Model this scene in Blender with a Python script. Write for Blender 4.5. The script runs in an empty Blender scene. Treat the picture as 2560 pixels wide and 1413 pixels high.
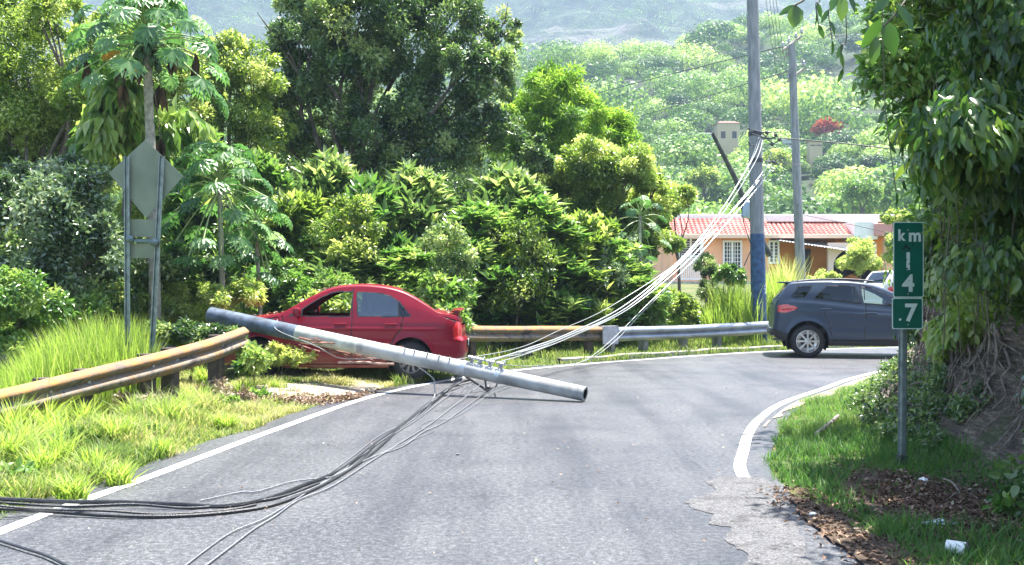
import bpy, bmesh, math, random
import numpy as np
from mathutils import Vector, Matrix
from math import radians as R, pi, sin, cos

SC = bpy.context.scene
COL = SC.collection
# ------------------------------------------------------------------ camera
CAM_H = 1.58
cam_data = bpy.data.cameras.new('camera')
cam_data.sensor_width = 36.0
cam_data.lens = 36.0
cam_data.clip_start = 0.05
cam_data.clip_end = 6000
cam = bpy.data.objects.new('camera', cam_data)
cam.location = (0, 0, CAM_H)
cam.rotation_euler = (R(90), 0, 0)
COL.objects.link(cam)
SC.camera = cam
# ------------------------------------------------------------------ light
SUN_TO = Vector((0.19, 0.17, 1.0)).normalized()
EL = math.asin(SUN_TO.z)
AZ = math.atan2(SUN_TO.x, SUN_TO.y)
world = bpy.data.worlds.new('World')
SC.world = world
world.use_nodes = True
wn = world.node_tree
bg = wn.nodes['Background']
sky = wn.nodes.new('ShaderNodeTexSky')
sky.sky_type = 'NISHITA'
sky.sun_disc = False
sky.sun_elevation = EL
sky.sun_rotation = AZ
sky.air_density = 1.0
sky.dust_density = 1.5
wn.links.new(sky.outputs['Color'], bg.inputs['Color'])
bg.inputs['Strength'].default_value = 0.115
sd = bpy.data.lights.new('sun', 'SUN')
sd.energy = 5.0
sd.angle = R(0.5)
sd.color = (1.0, 0.95, 0.87)
so = bpy.data.objects.new('sun', sd)
so.rotation_euler = (-SUN_TO).to_track_quat('-Z', 'Y').to_euler()
so.location = (20, 40, 60)
COL.objects.link(so)
SC.view_settings.view_transform = 'Standard'
SC.view_settings.look = 'None'
SC.view_settings.exposure = 1.95
SC.view_settings.gamma = 1.0
SC.cycles.max_bounces = 7
SC.cycles.diffuse_bounces = 3
SC.cycles.glossy_bounces = 3
SC.cycles.transmission_bounces = 6
SC.cycles.transparent_max_bounces = 10
SC.cycles.volume_bounces = 1
SC.cycles.sample_clamp_indirect = 4.0
SC.cycles.use_denoising = True

Q = 1.0          # foliage density
rng = np.random.default_rng(11)
random.seed(5)

# ------------------------------------------------------------------ helpers
def P(x, y, d):
    """point seen at (x, y) of the 2560 x 1413 photograph, d metres ahead"""
    return np.array([(x - 1280) / 2560 * d, d, CAM_H - (y - 706.5) / 2560 * d])

def G(x, y, z=0.0):
    d = (CAM_H - z) * 2560 / (y - 706.5)
    return np.array([(x - 1280) / 2560 * d, d, z])

def tag(o, label=None, cat=None, group=None, kind=None):
    if label: o['label'] = label
    if cat: o['category'] = cat
    if group: o['group'] = group
    if kind: o['kind'] = kind
    return o

def thing(name, label, cat, loc=(0, 0, 0), rotz=0, group=None):
    o = bpy.data.objects.new(name, None)
    o.empty_display_size = 0.2
    COL.objects.link(o)
    o.location = loc
    o.rotation_euler = (0, 0, rotz)
    return tag(o, label, cat, group)

def mesh_obj(name, V, F, mats, parent=None, smooth=False, local=False, label=None, attr=None, midx=None, sharp=None):
    """V, F in world axes; when parented (unrotated parent) they are moved to the parent's origin"""
    V = np.asarray(V, dtype=np.float64).reshape(-1, 3)
    if parent is not None and not local:
        off = np.zeros(3); p = parent
        while p is not None:
            off += np.array(p.location); p = p.parent
        V = V - off
    me = bpy.data.meshes.new(name)
    if isinstance(F, np.ndarray):
        n, k = F.shape
        me.vertices.add(len(V)); me.vertices.foreach_set('co', V.astype(np.float32).ravel())
        me.loops.add(n * k); me.loops.foreach_set('vertex_index', F.astype(np.int32).ravel())
        me.polygons.add(n)
        me.polygons.foreach_set('loop_start', np.arange(0, n * k, k, dtype=np.int32))
        me.update(calc_edges=True)
    else:
        me.from_pydata([tuple(v) for v in V], [], [tuple(f) for f in F])
        me.update()
    if not isinstance(mats, (list, tuple)): mats = [mats]
    for m in mats: me.materials.append(m)
    if midx is not None: me.polygons.foreach_set('material_index', np.asarray(midx, dtype=np.int32))
    if attr is not None:
        a = me.attributes.new('tint', 'FLOAT', 'POINT')
        a.data.foreach_set('value', np.asarray(attr, dtype=np.float32))
    if smooth:
        me.polygons.foreach_set('use_smooth', np.ones(len(me.polygons), dtype=bool))
        if sharp: me.set_sharp_from_angle(angle=R(sharp))
    me.update()
    o = bpy.data.objects.new(name, me)
    COL.objects.link(o)
    if parent is not None: o.parent = parent
    if label: o['label'] = label
    return o

class MB:
    def __init__(s): s.V = []; s.F = []
    def add(s, V, F):
        b = len(s.V)
        s.V += [tuple(float(c) for c in v) for v in V]
        s.F += [tuple(int(i) + b for i in f) for f in F]
        return s
    def box(s, lo, hi, M=None, bev=0.0):
        x0, y0, z0 = lo; x1, y1, z1 = hi
        if bev <= 0:
            V = [(x0,y0,z0),(x1,y0,z0),(x1,y1,z0),(x0,y1,z0),(x0,y0,z1),(x1,y0,z1),(x1,y1,z1),(x0,y1,z1)]
            F = [(3,2,1,0),(4,5,6,7),(0,1,5,4),(1,2,6,5),(2,3,7,6),(3,0,4,7)]
        else:
            bm = bmesh.new()
            bmesh.ops.create_cube(bm, size=1)
            for v in bm.verts:
                v.co = Vector(((x0+x1)/2 + v.co.x*(x1-x0), (y0+y1)/2 + v.co.y*(y1-y0), (z0+z1)/2 + v.co.z*(z1-z0)))
            bmesh.ops.bevel(bm, geom=bm.edges[:], offset=bev, segments=2, affect='EDGES', profile=0.5)
            bm.verts.index_update()
            V = [tuple(v.co) for v in bm.verts]; F = [[v.index for v in f.verts] for f in bm.faces]
            bm.free()
        if M is not None: V = [tuple(M @ Vector(v)) for v in V]
        return s.add(V, F)
    def tube(s, pts, rad, n=8, cap=True):
        pts = [np.array(p, float) for p in pts]
        if np.isscalar(rad): rad = [rad] * len(pts)
        rings = []; up = np.array([0, 0, 1.0]); prev = None
        for i, p in enumerate(pts):
            t = pts[min(i+1, len(pts)-1)] - pts[max(i-1, 0)]
            t = t / (np.linalg.norm(t) + 1e-9)
            if prev is None:
                a = up if abs(t[2]) < 0.9 else np.array([1.0, 0, 0])
            else: a = prev
            u = a - t * np.dot(a, t); u /= (np.linalg.norm(u) + 1e-9); prev = u
            v = np.cross(t, u)
            rings.append([p + rad[i] * (u * cos(2*pi*k/n) + v * sin(2*pi*k/n)) for k in range(n)])
        V = [q for r in rings for q in r]
        F = [(i*n+k, i*n+(k+1) % n, (i+1)*n+(k+1) % n, (i+1)*n+k) for i in range(len(pts)-1) for k in range(n)]
        if cap: F += [tuple(range(n))[::-1], tuple(range((len(pts)-1)*n, len(pts)*n))]
        return s.add(V, F)
    def lathe(s, c, axis, prof, n=32, closed=False):
        """prof: (distance along axis, radius)"""
        c = np.array(c, float); ax = np.array(axis, float); ax /= np.linalg.norm(ax)
        a = np.array([0, 0, 1.0]) if abs(ax[2]) < 0.9 else np.array([1.0, 0, 0])
        u = a - ax*np.dot(a, ax); u /= np.linalg.norm(u); v = np.cross(ax, u)
        V = [c + ax*h + r*(u*cos(2*pi*k/n)+v*sin(2*pi*k/n)) for h, r in prof for k in range(n)]
        m = len(prof)
        F = [(i*n+k, i*n+(k+1) % n, (i+1)*n+(k+1) % n, (i+1)*n+k) for i in range(m-1) for k in range(n)]
        if closed: F += [((m-1)*n+k, (m-1)*n+(k+1) % n, (k+1) % n, k) for k in range(n)]
        return s.add(V, F)
    def disc(s, c, axis, r, n=24):
        return s.lathe(c, axis, [(0, r), (0, 1e-4)], n)
    def prism(s, poly, y0, y1, M=None):
        """polygon in x,z swept along y"""
        n = len(poly)
        V = [(x, y0, z) for x, z in poly] + [(x, y1, z) for x, z in poly]
        F = [tuple(range(n)), tuple(range(n, 2*n))[::-1]] + [(i, i+n, (i+1) % n + n, (i+1) % n) for i in range(n)]
        if M is not None: V = [tuple(M @ Vector(v)) for v in V]
        return s.add(V, F)
    def build(s, name, mat, parent=None, smooth=False, sharp=35, local=False, label=None):
        return mesh_obj(name, s.V, s.F, mat, parent, smooth, local, label, sharp=sharp if smooth else None)

def spline(pts, n=8):
    pts = np.array(pts, float)
    p = np.vstack([2*pts[0]-pts[1], pts, 2*pts[-1]-pts[-2]])
    out = []
    for i in range(1, len(p)-2):
        for k in range(n):
            t = k/n
            out.append(0.5*((2*p[i])+(-p[i-1]+p[i+1])*t+(2*p[i-1]-5*p[i]+4*p[i+1]-p[i+2])*t*t+(-p[i-1]+3*p[i]-3*p[i+1]+p[i+2])*t**3))
    out.append(p[-2])
    return np.array(out)

def _hash(ix, iy, iz):
    h = (ix*374761393 + iy*668265263 + iz*2147483647 % 1013904223) & 0xffffffff
    h = ((h ^ (h >> 13)) * 1274126177) & 0xffffffff
    return ((h ^ (h >> 16)) & 0xffff) / 65535.0
def vnoise(x, y, z=0.0):
    x, y, z = np.broadcast_arrays(np.asarray(x, float), np.asarray(y, float), np.asarray(z, float))
    ix, iy, iz = (np.floor(a).astype(np.int64) for a in (x, y, z))
    fx, fy, fz = x-ix, y-iy, z-iz
    fx, fy, fz = (f*f*(3-2*f) for f in (fx, fy, fz))
    r = 0
    for dx in (0, 1):
        for dy in (0, 1):
            for dz in (0, 1):
                w = (fx if dx else 1-fx)*(fy if dy else 1-fy)*(fz if dz else 1-fz)
                r = r + w*_hash(ix+dx, iy+dy, iz+dz)
    return r*2-1
def fbm(x, y, z=0.0, o=4):
    r = 0; a = 1.0; f = 1.0
    for i in range(o):
        r = r + a*vnoise(np.asarray(x)*f+i*17.3, np.asarray(y)*f+i*5.1, np.asarray(z)*f); a *= .5; f *= 2.03
    return r/1.9

# ------------------------------------------------------------------ materials
def mat(name, col=(0.5,0.5,0.5), rough=0.6, metal=0.0, spec=0.5, var=0.0, scale=8.0, bump=0.0, bscale=None, coat=0.0, col2=None, obj=True):
    m = bpy.data.materials.new(name); m.use_nodes = True
    nt = m.node_tree; b = nt.nodes['Principled BSDF']
    b.inputs['Base Color'].default_value = (*col, 1); b.inputs['Roughness'].default_value = rough
    b.inputs['Metallic'].default_value = metal; b.inputs['Specular IOR Level'].default_value = spec
    b.inputs['Coat Weight'].default_value = coat; b.inputs['Coat Roughness'].default_value = 0.04
    tc = nt.nodes.new('ShaderNodeTexCoord')
    if var > 0 or col2:
        nz = nt.nodes.new('ShaderNodeTexNoise'); nz.inputs['Scale'].default_value = scale; nz.inputs['Detail'].default_value = 6
        nt.links.new(tc.outputs['Object'], nz.inputs['Vector'])
        cr = nt.nodes.new('ShaderNodeValToRGB')
        a = col2 if col2 else tuple(c*(1-var) for c in col)
        e = col if col2 else tuple(min(1, c*(1+var)) for c in col)
        cr.color_ramp.elements[0].position = 0.35; cr.color_ramp.elements[0].color = (*a, 1)
        cr.color_ramp.elements[1].position = 0.65; cr.color_ramp.elements[1].color = (*e, 1)
        nt.links.new(nz.outputs['Fac'], cr.inputs['Fac']); nt.links.new(cr.outputs['Color'], b.inputs['Base Color'])
    if bump > 0:
        n2 = nt.nodes.new('ShaderNodeTexNoise'); n2.inputs['Scale'].default_value = bscale or scale*3; n2.inputs['Detail'].default_value = 5
        nt.links.new(tc.outputs['Object'], n2.inputs['Vector'])
        bp = nt.nodes.new('ShaderNodeBump'); bp.inputs['Strength'].default_value = bump; bp.inputs['Distance'].default_value = 0.02
        nt.links.new(n2.outputs['Fac'], bp.inputs['Height']); nt.links.new(bp.outputs['Normal'], b.inputs['Normal'])
    return m

def leafmat(name, stops, trans=0.4, rough=0.42, spec=0.5, tboost=1.7):
    """stops: colours along the per-leaf tint attribute"""
    m = bpy.data.materials.new(name); m.use_nodes = True
    nt = m.node_tree; b = nt.nodes['Principled BSDF']; out = nt.nodes['Material Output']
    at = nt.nodes.new('ShaderNodeAttribute'); at.attribute_name = 'tint'
    cr = nt.nodes.new('ShaderNodeValToRGB')
    el = cr.color_ramp.elements
    for i, c in enumerate(stops):
        p = i/(len(stops)-1)
        if i < 2: e = el[i]; e.position = p
        else: e = el.new(p)
        e.color = (*c, 1)
    if len(stops) > 2:
        el[0].position = 0.0
        srt = [i/(len(stops)-1) for i in range(len(stops))]
        for e, p, c in zip(list(cr.color_ramp.elements), srt, stops): e.position = p; e.color = (*c, 1)
    nt.links.new(at.outputs['Fac'], cr.inputs['Fac'])
    nt.links.new(cr.outputs['Color'], b.inputs['Base Color'])
    b.inputs['Roughness'].default_value = rough; b.inputs['Specular IOR Level'].default_value = spec
    tr = nt.nodes.new('ShaderNodeBsdfTranslucent')
    mul = nt.nodes.new('ShaderNodeMix'); mul.data_type = 'RGBA'; mul.blend_type = 'MULTIPLY'; mul.inputs[0].default_value = 1
    nt.links.new(cr.outputs['Color'], mul.inputs[6]); mul.inputs[7].default_value = (tboost*1.0, tboost*1.06, tboost*0.72, 1)
    nt.links.new(mul.outputs[2], tr.inputs['Color'])
    mx = nt.nodes.new('ShaderNodeMixShader'); mx.inputs[0].default_value = trans
    nt.links.new(b.outputs[0], mx.inputs[1]); nt.links.new(tr.outputs[0], mx.inputs[2])
    nt.links.new(mx.outputs[0], out.inputs['Surface'])
    return m

def glass(name, tint=(0.6,0.65,0.65), alpha=0.7, rough=0.02):
    m = bpy.data.materials.new(name); m.use_nodes = True
    nt = m.node_tree; out = nt.nodes['Material Output']; nt.nodes.remove(nt.nodes['Principled BSDF'])
    tr = nt.nodes.new('ShaderNodeBsdfTransparent'); tr.inputs[0].default_value = (*tint, 1)
    gl = nt.nodes.new('ShaderNodeBsdfGlossy'); gl.inputs['Roughness'].default_value = rough; gl.inputs['Color'].default_value = (.9,.95,1,1)
    fr = nt.nodes.new('ShaderNodeFresnel'); fr.inputs[0].default_value = 1.5
    mt = nt.nodes.new('ShaderNodeMath'); mt.operation = 'MULTIPLY_ADD'; mt.inputs[1].default_value = 0.9; mt.inputs[2].default_value = 1-alpha
    mt.use_clamp = True
    nt.links.new(fr.outputs[0], mt.inputs[0])
    mx = nt.nodes.new('ShaderNodeMixShader')
    nt.links.new(mt.outputs[0], mx.inputs[0]); nt.links.new(tr.outputs[0], mx.inputs[1]); nt.links.new(gl.outputs[0], mx.inputs[2])
    nt.links.new(mx.outputs[0], out.inputs['Surface'])
    return m

HAZE = 0.00036
# ================================================================== SETTING
L_EDGE = spline([(-3.6,-8),(-3.5,0),(-3.4,4),(-3.24,6.5),(-2.95,8.3),(-2.52,11.1),(-1.96,14.1),(-1.15,16.3),(.14,18.5),(2.6,20.9),(5.7,23.3),(8.9,24.8),(13,25.8),(18,25.9),(26,25),(40,22)], 10)
R_EDGE = spline([(1.62,-8),(1.66,0),(1.7,4),(1.75,6),(1.88,8.3),(2.17,9.6),(2.7,11.4),(3.49,13.3),(4.55,15.1),(5.9,17.3),(7.56,19.3),(9.8,20.6),(13,21.2),(18,21.1),(26,20),(40,17)], 10)

def offset_line(L, o):
    t = np.gradient(L, axis=0); t /= np.linalg.norm(t, axis=1)[:, None]
    n = np.stack([-t[:, 1], t[:, 0]], 1)      # left of travel
    return L + n*(np.asarray(o)[:, None] if np.ndim(o) else o)

def dist_line(L, x, y):
    """signed distance, positive to the left of the direction of travel"""
    x = np.asarray(x, float); y = np.asarray(y, float); sh = x.shape
    x = x.ravel(); y = y.ravel()
    best = np.full(x.shape, 1e9); sg = np.zeros(x.shape)
    A = L[:-1:2]; B = L[2::2] if len(L) % 2 else np.vstack([L[2::2], L[-1:]])
    for a, b in zip(A, B):
        d = b-a; ll = d@d
        t = np.clip(((x-a[0])*d[0]+(y-a[1])*d[1])/ll, 0, 1)
        px = x-a[0]-t*d[0]; py = y-a[1]-t*d[1]
        q = px*px+py*py
        m = q < best
        best[m] = q[m]; sg[m] = np.sign(d[0]*py-d[1]*px)[m]
    return (np.sqrt(best)*sg).reshape(sh)

def smooth01(t): t = np.clip(t, 0, 1); return t*t*(3-2*t)

def zg(x, y):
    """ground height"""
    x = np.asarray(x, float); y = np.asarray(y, float)
    dl = dist_line(L_EDGE, x, y); dr = -dist_line(R_EDGE, x, y)
    z = np.full(x.shape, -0.014)
    bump = 0.05*fbm(x*.9, y*.9) + 0.02*fbm(x*4, y*4)
    vl = smooth01((dl-0.35)/1.0)
    z = z + vl*(0.07+bump)
    z = z - .16*smooth01((dl-1.1)/1.0)*(1-smooth01((x+1.2)/1.5))*(1-smooth01((y-12.6)/1.5))
    # beyond the rail: valley on the left, rising yard on the right
    right = smooth01((x-1.5)/5.0)
    out = np.clip(dl-3.6, 0, None)
    fall = -np.clip(out*0.10, 0, 9)
    rise = np.clip(dl-1.5, 0, None)*0.055
    z = z + (1-right)*fall + right*np.minimum(rise, 1.7)*smooth01((dl-1.0)/2)
    vr = smooth01((dr-0.3)/.8)
    z = z + vr*(0.03+bump*.6)
    far = smooth01((np.hypot(x, y)-90)/60)
    z = z*(1-far) + far*(-3)
    return z

def sinh_axis(a, b, n, k=4.0, c=0.0):
    t = np.linspace(-1, 1, n)
    s = np.sinh(k*t)/np.sinh(k)
    return np.where(s < 0, c + s*(c-a), c + s*(b-c))

gx = sinh_axis(-1500, 1500, 420, 7.6, 0.0); gy = sinh_axis(-600, 2200, 420, 7.0, 12.0)
X, Y = np.meshgrid(gx, gy, indexing='ij')
Z = zg(X, Y)
def grid_faces(a, b):
    i = np.arange(a*b).reshape(a, b)
    return np.stack([i[:-1, :-1].ravel(), i[1:, :-1].ravel(), i[1:, 1:].ravel(), i[:-1, 1:].ravel()], 1)

def node_mat(name):
    m = bpy.data.materials.new(name); m.use_nodes = True
    return m, m.node_tree, m.node_tree.nodes['Principled BSDF']
def N(nt, t, **k):
    n = nt.nodes.new(t)
    for a, b in k.items():
        if a.startswith('i_'): n.inputs[a[2:].replace('_', ' ')].default_value = b
        else: setattr(n, a, b)
    return n
def ramp(nt, src, stops):
    cr = nt.nodes.new('ShaderNodeValToRGB'); el = cr.color_ramp.elements
    while len(el) < len(stops): el.new(0.5)
    for e, (p, c) in zip(el, sorted(stops, key=lambda s: s[0])): e.position = p; e.color = (*c, 1) if len(c) == 3 else c
    nt.links.new(src, cr.inputs[0]); return cr
def noise(nt, co, scale, detail=6, rough=0.55, dist=0.0):
    n = N(nt, 'ShaderNodeTexNoise', i_Scale=scale, i_Detail=detail, i_Roughness=rough, i_Distortion=dist)
    nt.links.new(co, n.inputs['Vector']); return n
def mixc(nt, fac, a, b, mode='MIX'):
    m = nt.nodes.new('ShaderNodeMix'); m.data_type = 'RGBA'; m.blend_type = mode
    for i, v in ((0, fac), (6, a), (7, b)):
        if isinstance(v, (int, float)): m.inputs[i].default_value = v
        elif isinstance(v, tuple): m.inputs[i].default_value = (*v, 1)
        else: nt.links.new(v, m.inputs[i])
    return m.outputs[2]

# ground material: soil, moss and short weeds mottled together
m_ground, nt, b = node_mat('ground_soil_and_weeds')
tc = N(nt, 'ShaderNodeTexCoord'); co = tc.outputs['Object']
n1 = noise(nt, co, 1.3, 8); n2 = noise(nt, co, 22, 4)
r1 = ramp(nt, n1.outputs[0], [(.3, (.05,.075,.018)), (.5, (.085,.115,.028)), (.66, (.16,.13,.07))])
r2 = ramp(nt, n2.outputs[0], [(.3, (.45,.45,.4)), (.7, (1.3,1.3,1.1))])
nt.links.new(mixc(nt, 1.0, r1.outputs[0], r2.outputs[0], 'MULTIPLY'), b.inputs['Base Color']); b.inputs['Roughness'].default_value = .95
bp = N(nt, 'ShaderNodeBump', i_Strength=.6, i_Distance=.03); nt.links.new(n2.outputs[0], bp.inputs['Height']); nt.links.new(bp.outputs[0], b.inputs['Normal'])
tag(mesh_obj('ground', np.stack([X, Y, Z], -1).reshape(-1, 3), grid_faces(len(gx), len(gy)), m_ground, smooth=True), 'green and brown ground of soil and short weeds', kind='structure')

# asphalt
m_asph, nt, b = node_mat('worn_asphalt')
tc = N(nt, 'ShaderNodeTexCoord'); co = tc.outputs['Object']
na = noise(nt, co, 75, 4, .95); nb = noise(nt, co, 1.1, 7, .6, .4); nc = noise(nt, co, 60, 3)
ng = noise(nt, co, 24, 3, .9)
nav = N(nt, 'ShaderNodeMath', operation='MULTIPLY_ADD'); nav.inputs[1].default_value = .45; nt.links.new(ng.outputs[0], nav.inputs[0])
nah = N(nt, 'ShaderNodeMath', operation='MULTIPLY'); nah.inputs[1].default_value = .55; nt.links.new(na.outputs[0], nah.inputs[0]); nt.links.new(nah.outputs[0], nav.inputs[2])
ra = ramp(nt, nav.outputs[0], [(.41, (.018,.019,.024)), (.49, (.058,.060,.068)), (.55, (.110,.113,.121)), (.64, (.26,.265,.27))])
rb = ramp(nt, nb.outputs[0], [(.3, (.86,.86,.89)), (.5, (1,1,1)), (.72, (1.12,1.11,1.08))])
col = mixc(nt, 1.0, ra.outputs[0], rb.outputs[0], 'MULTIPLY')
# oil-dark streaks following the lane, stretched along the road
mp = N(nt, 'ShaderNodeMapping'); mp.inputs['Scale'].default_value = (1.6, .16, 1); mp.inputs['Rotation'].default_value = (0, 0, R(-9)); nt.links.new(co, mp.inputs[0])
nd = noise(nt, mp.outputs[0], 1.0, 5, .6, .3)
rd = ramp(nt, nd.outputs[0], [(.36, (.60,.61,.66)), (.52, (.95,.95,.96)), (.75, (1.12,1.11,1.08))])
col = mixc(nt, 1.0, col, rd.outputs[0], 'MULTIPLY')
# thin cracks
vo = N(nt, 'ShaderNodeTexVoronoi', feature='DISTANCE_TO_EDGE', i_Scale=.55)
wv = noise(nt, co, 1.8, 5); wmix = mixc(nt, .35, co, wv.outputs['Color'])
nt.links.new(wmix, vo.inputs['Vector'])
nm = noise(nt, co, .5, 2)
rc = ramp(nt, vo.outputs['Distance'], [(.0, (1,1,1)), (.006, (0,0,0))])
rm = ramp(nt, nm.outputs[0], [(.50, (0,0,0)), (.58, (.75,.75,.75))])
cf = mixc(nt, 1.0, rc.outputs[0], rm.outputs[0], 'MULTIPLY')
col = mixc(nt, cf, col, (.03,.03,.033))
nt.links.new(col, b.inputs['Base Color'])
rr = ramp(nt, nb.outputs[0], [(.3, (.40,.40,.40)), (.7, (.55,.55,.55))]); nt.links.new(rr.outputs[0], b.inputs['Roughness'])
b.inputs['Specular IOR Level'].default_value = .55
bp = N(nt, 'ShaderNodeBump', i_Strength=.55, i_Distance=.006); nt.links.new(na.outputs[0], bp.inputs['Height']); nt.links.new(bp.outputs[0], b.inputs['Normal'])

def strip(name, A, B, z, m, nx=14, wob=None, label=None, zf=None, kind='structure', parent=None):
    n = len(A); t = np.linspace(0, 1, nx)[None, :, None]
    if wob is not None: B = B + wob
    XY = A[:, None, :]*(1-t) + B[:, None, :]*t
    zz = (zf(XY[..., 0], XY[..., 1]) if zf else np.zeros(XY.shape[:2])) + z
    V = np.concatenate([XY, zz[..., None]], -1).reshape(-1, 3)
    o = mesh_obj(name, V, grid_faces(n, nx), m, smooth=True)
    return tag(o, label, kind=kind)
def resample(L, n):
    s = np.r_[0, np.cumsum(np.linalg.norm(np.diff(L, axis=0), axis=1))]
    u = np.linspace(0, s[-1], n); return np.stack([np.interp(u, s, L[:, i]) for i in (0, 1)], 1)
def sub(L, y0=None, y1=None, x0=None, x1=None):
    m = np.ones(len(L), bool)
    if y0 is not None: m &= L[:, 1] >= y0
    if y1 is not None: m &= L[:, 1] <= y1
    if x0 is not None: m &= L[:, 0] >= x0
    if x1 is not None: m &= L[:, 0] <= x1
    return L[m]
nR = 900
LR = resample(L_EDGE, nR); RR = resample(R_EDGE, nR)
wobL = np.stack([fbm(np.linspace(0, 120, nR), 3.3, 0)*.07, np.zeros(nR)], 1)
wobR = np.stack([fbm(np.linspace(0, 60, nR), 7.7, 0)*.06, np.zeros(nR)], 1)
oR = 0.28 + 0.0*RR[:, 0]
strip('road', offset_line(RR, -oR)+wobR, offset_line(LR, .34)+wobL, 0.0, m_asph, 30, label='two lane grey asphalt road curving to the right')

# paint
m_paint, nt, b = node_mat('worn_white_road_paint')
tc = N(nt, 'ShaderNodeTexCoord'); co = tc.outputs['Object']
na = noise(nt, co, 70, 5, .7); nb = noise(nt, co, 3, 5)
ra = ramp(nt, na.outputs[0], [(.30, (.30,.30,.30)), (.42, (.74,.74,.72)), (.8, (.84,.84,.82))])
rb = ramp(nt, nb.outputs[0], [(.34, (.50,.50,.50)), (.50, (1,1,1))])
nt.links.new(mixc(nt, 1, ra.outputs[0], rb.outputs[0], 'MULTIPLY'), b.inputs['Base Color']); b.inputs['Roughness'].default_value = .6
Lw = resample(sub(L_EDGE, y0=-6), 500)
strip('left_edge_line', offset_line(Lw, -.055)+np.stack([fbm(np.arange(500)*.9, 1, 0)*.006, np.zeros(500)], 1), offset_line(Lw, .055), 0.004, m_paint, 2, label='white edge line along the left side of the road')
Rw = resample(sub(R_EDGE, y0=8.15), 500)
strip('right_edge_line', offset_line(Rw, -.05), offset_line(Rw, .052)+np.stack([fbm(np.arange(500)*.9, 1, 0)*.006, np.zeros(500)], 1), 0.004, m_paint, 2, label='white edge line curving round the right side of the road')
# asphalt patch, light, with ragged outline
m_patch, nt, b = node_mat('crumbled_pale_asphalt')
tc = N(nt, 'ShaderNodeTexCoord'); co = tc.outputs['Object']
na = noise(nt, co, 60, 4, .9); nb = noise(nt, co, 5, 6, .65); nd_ = noise(nt, co, 14, 5, .7)
ra = ramp(nt, na.outputs[0], [(.36, (.03,.03,.035)), (.48, (.085,.087,.095)), (.58, (.15,.15,.155)), (.7, (.30,.29,.28))])
rb = ramp(nt, nb.outputs[0], [(.36, (.55,.54,.53)), (.5, (1,1,1)), (.7, (1.2,1.18,1.15))])
rd = ramp(nt, nd_.outputs[0], [(.34, (.25,.23,.22)), (.42, (1,1,1))])
nt.links.new(mixc(nt, 1, mixc(nt, 1, ra.outputs[0], rb.outputs[0], 'MULTIPLY'), rd.outputs[0], 'MULTIPLY'), b.inputs['Base Color']); b.inputs['Roughness'].default_value = .85
bp = N(nt, 'ShaderNodeBump', i_Strength=.8, i_Distance=.01); nt.links.new(na.outputs[0], bp.inputs['Height']); nt.links.new(bp.outputs[0], b.inputs['Normal'])
pts = [G(x, y)[:2] for x, y in [(1710,1255),(1760,1240),(1790,1225),(1765,1205),(1800,1192),(1900,1196),(1945,1215),(1980,1290),(2010,1350),(2030,1440),(1850,1440),(1870,1390),(1810,1350),(1830,1320),(1775,1310),(1780,1285),(1740,1275)]]
pl = []
for i in range(len(pts)):
    a, c = pts[i], pts[(i+1) % len(pts)]
    for k in range(8):
        q = a + (c-a)*k/8; q = q + .035*np.array([fbm(q[0]*14, q[1]*14, 1), fbm(q[0]*14, q[1]*14, 5)]); pl.append((q[0], q[1], 0.004))
from mathutils.geometry import tessellate_polygon
V = np.array(pl)
tag(mesh_obj('asphalt_patch', V, [t_[::-1] for t_ in tessellate_polygon([[Vector(q) for q in pl]])], m_patch), 'pale worn asphalt patch at the end of the right edge line', kind='structure')
# transverse dark tar marks over the right line are thin cracks
m_tar = mat('tar_crack', (.05,.05,.055), .7)
mb = MB()
for (xa, ya, xb, yb) in [(1862,1086,1895,1083),(1862,1094,1898,1097),(1861,1108,1896,1106),(1885,1056,1910,1060)]:
    a, c = G(xa-6, ya, .009), G(xb+6, yb, .009)
    mb.add([a+[0,-.02,0], c+[0,-.015,0], c+[0,.015,0], a+[0,.015,0]], [(0,1,2,3)])
tag(mb.build('road_crack', m_tar), 'thin dark cracks across the right edge line', kind='structure')

# pale gravelly shoulder on the inside of the bend and dirt on the left
m_sand, nt, b = node_mat('pale_sandy_dirt')
tc = N(nt, 'ShaderNodeTexCoord'); co = tc.outputs['Object']
na = noise(nt, co, 38, 6, .7); nb = noise(nt, co, 4, 5)
ra = ramp(nt, na.outputs[0], [(.32, (.12,.09,.06)), (.45, (.30,.25,.19)), (.6, (.45,.40,.33)), (.75, (.56,.52,.46))])
rb = ramp(nt, nb.outputs[0], [(.3, (.6,.58,.55)), (.6, (1,1,1))])
nt.links.new(mixc(nt, 1, ra.outputs[0], rb.outputs[0], 'MULTIPLY'), b.inputs['Base Color']); b.inputs['Roughness'].default_value = .95
bp = N(nt, 'ShaderNodeBump', i_Strength=.8, i_Distance=.02); nt.links.new(na.outputs[0], bp.inputs['Height']); nt.links.new(bp.outputs[0], b.inputs['Normal'])
Rs = resample(sub(R_EDGE, y0=11.2, x1=30), 300)
w = .15 + .85*smooth01((np.arange(300)-0)/90) + .1*fbm(np.arange(300)*.2, 0, 0)
strip('shoulder', offset_line(Rs, -.14), offset_line(Rs, -w), .010, m_sand, 8, label='pale sandy shoulder beside the right edge line')

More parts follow.
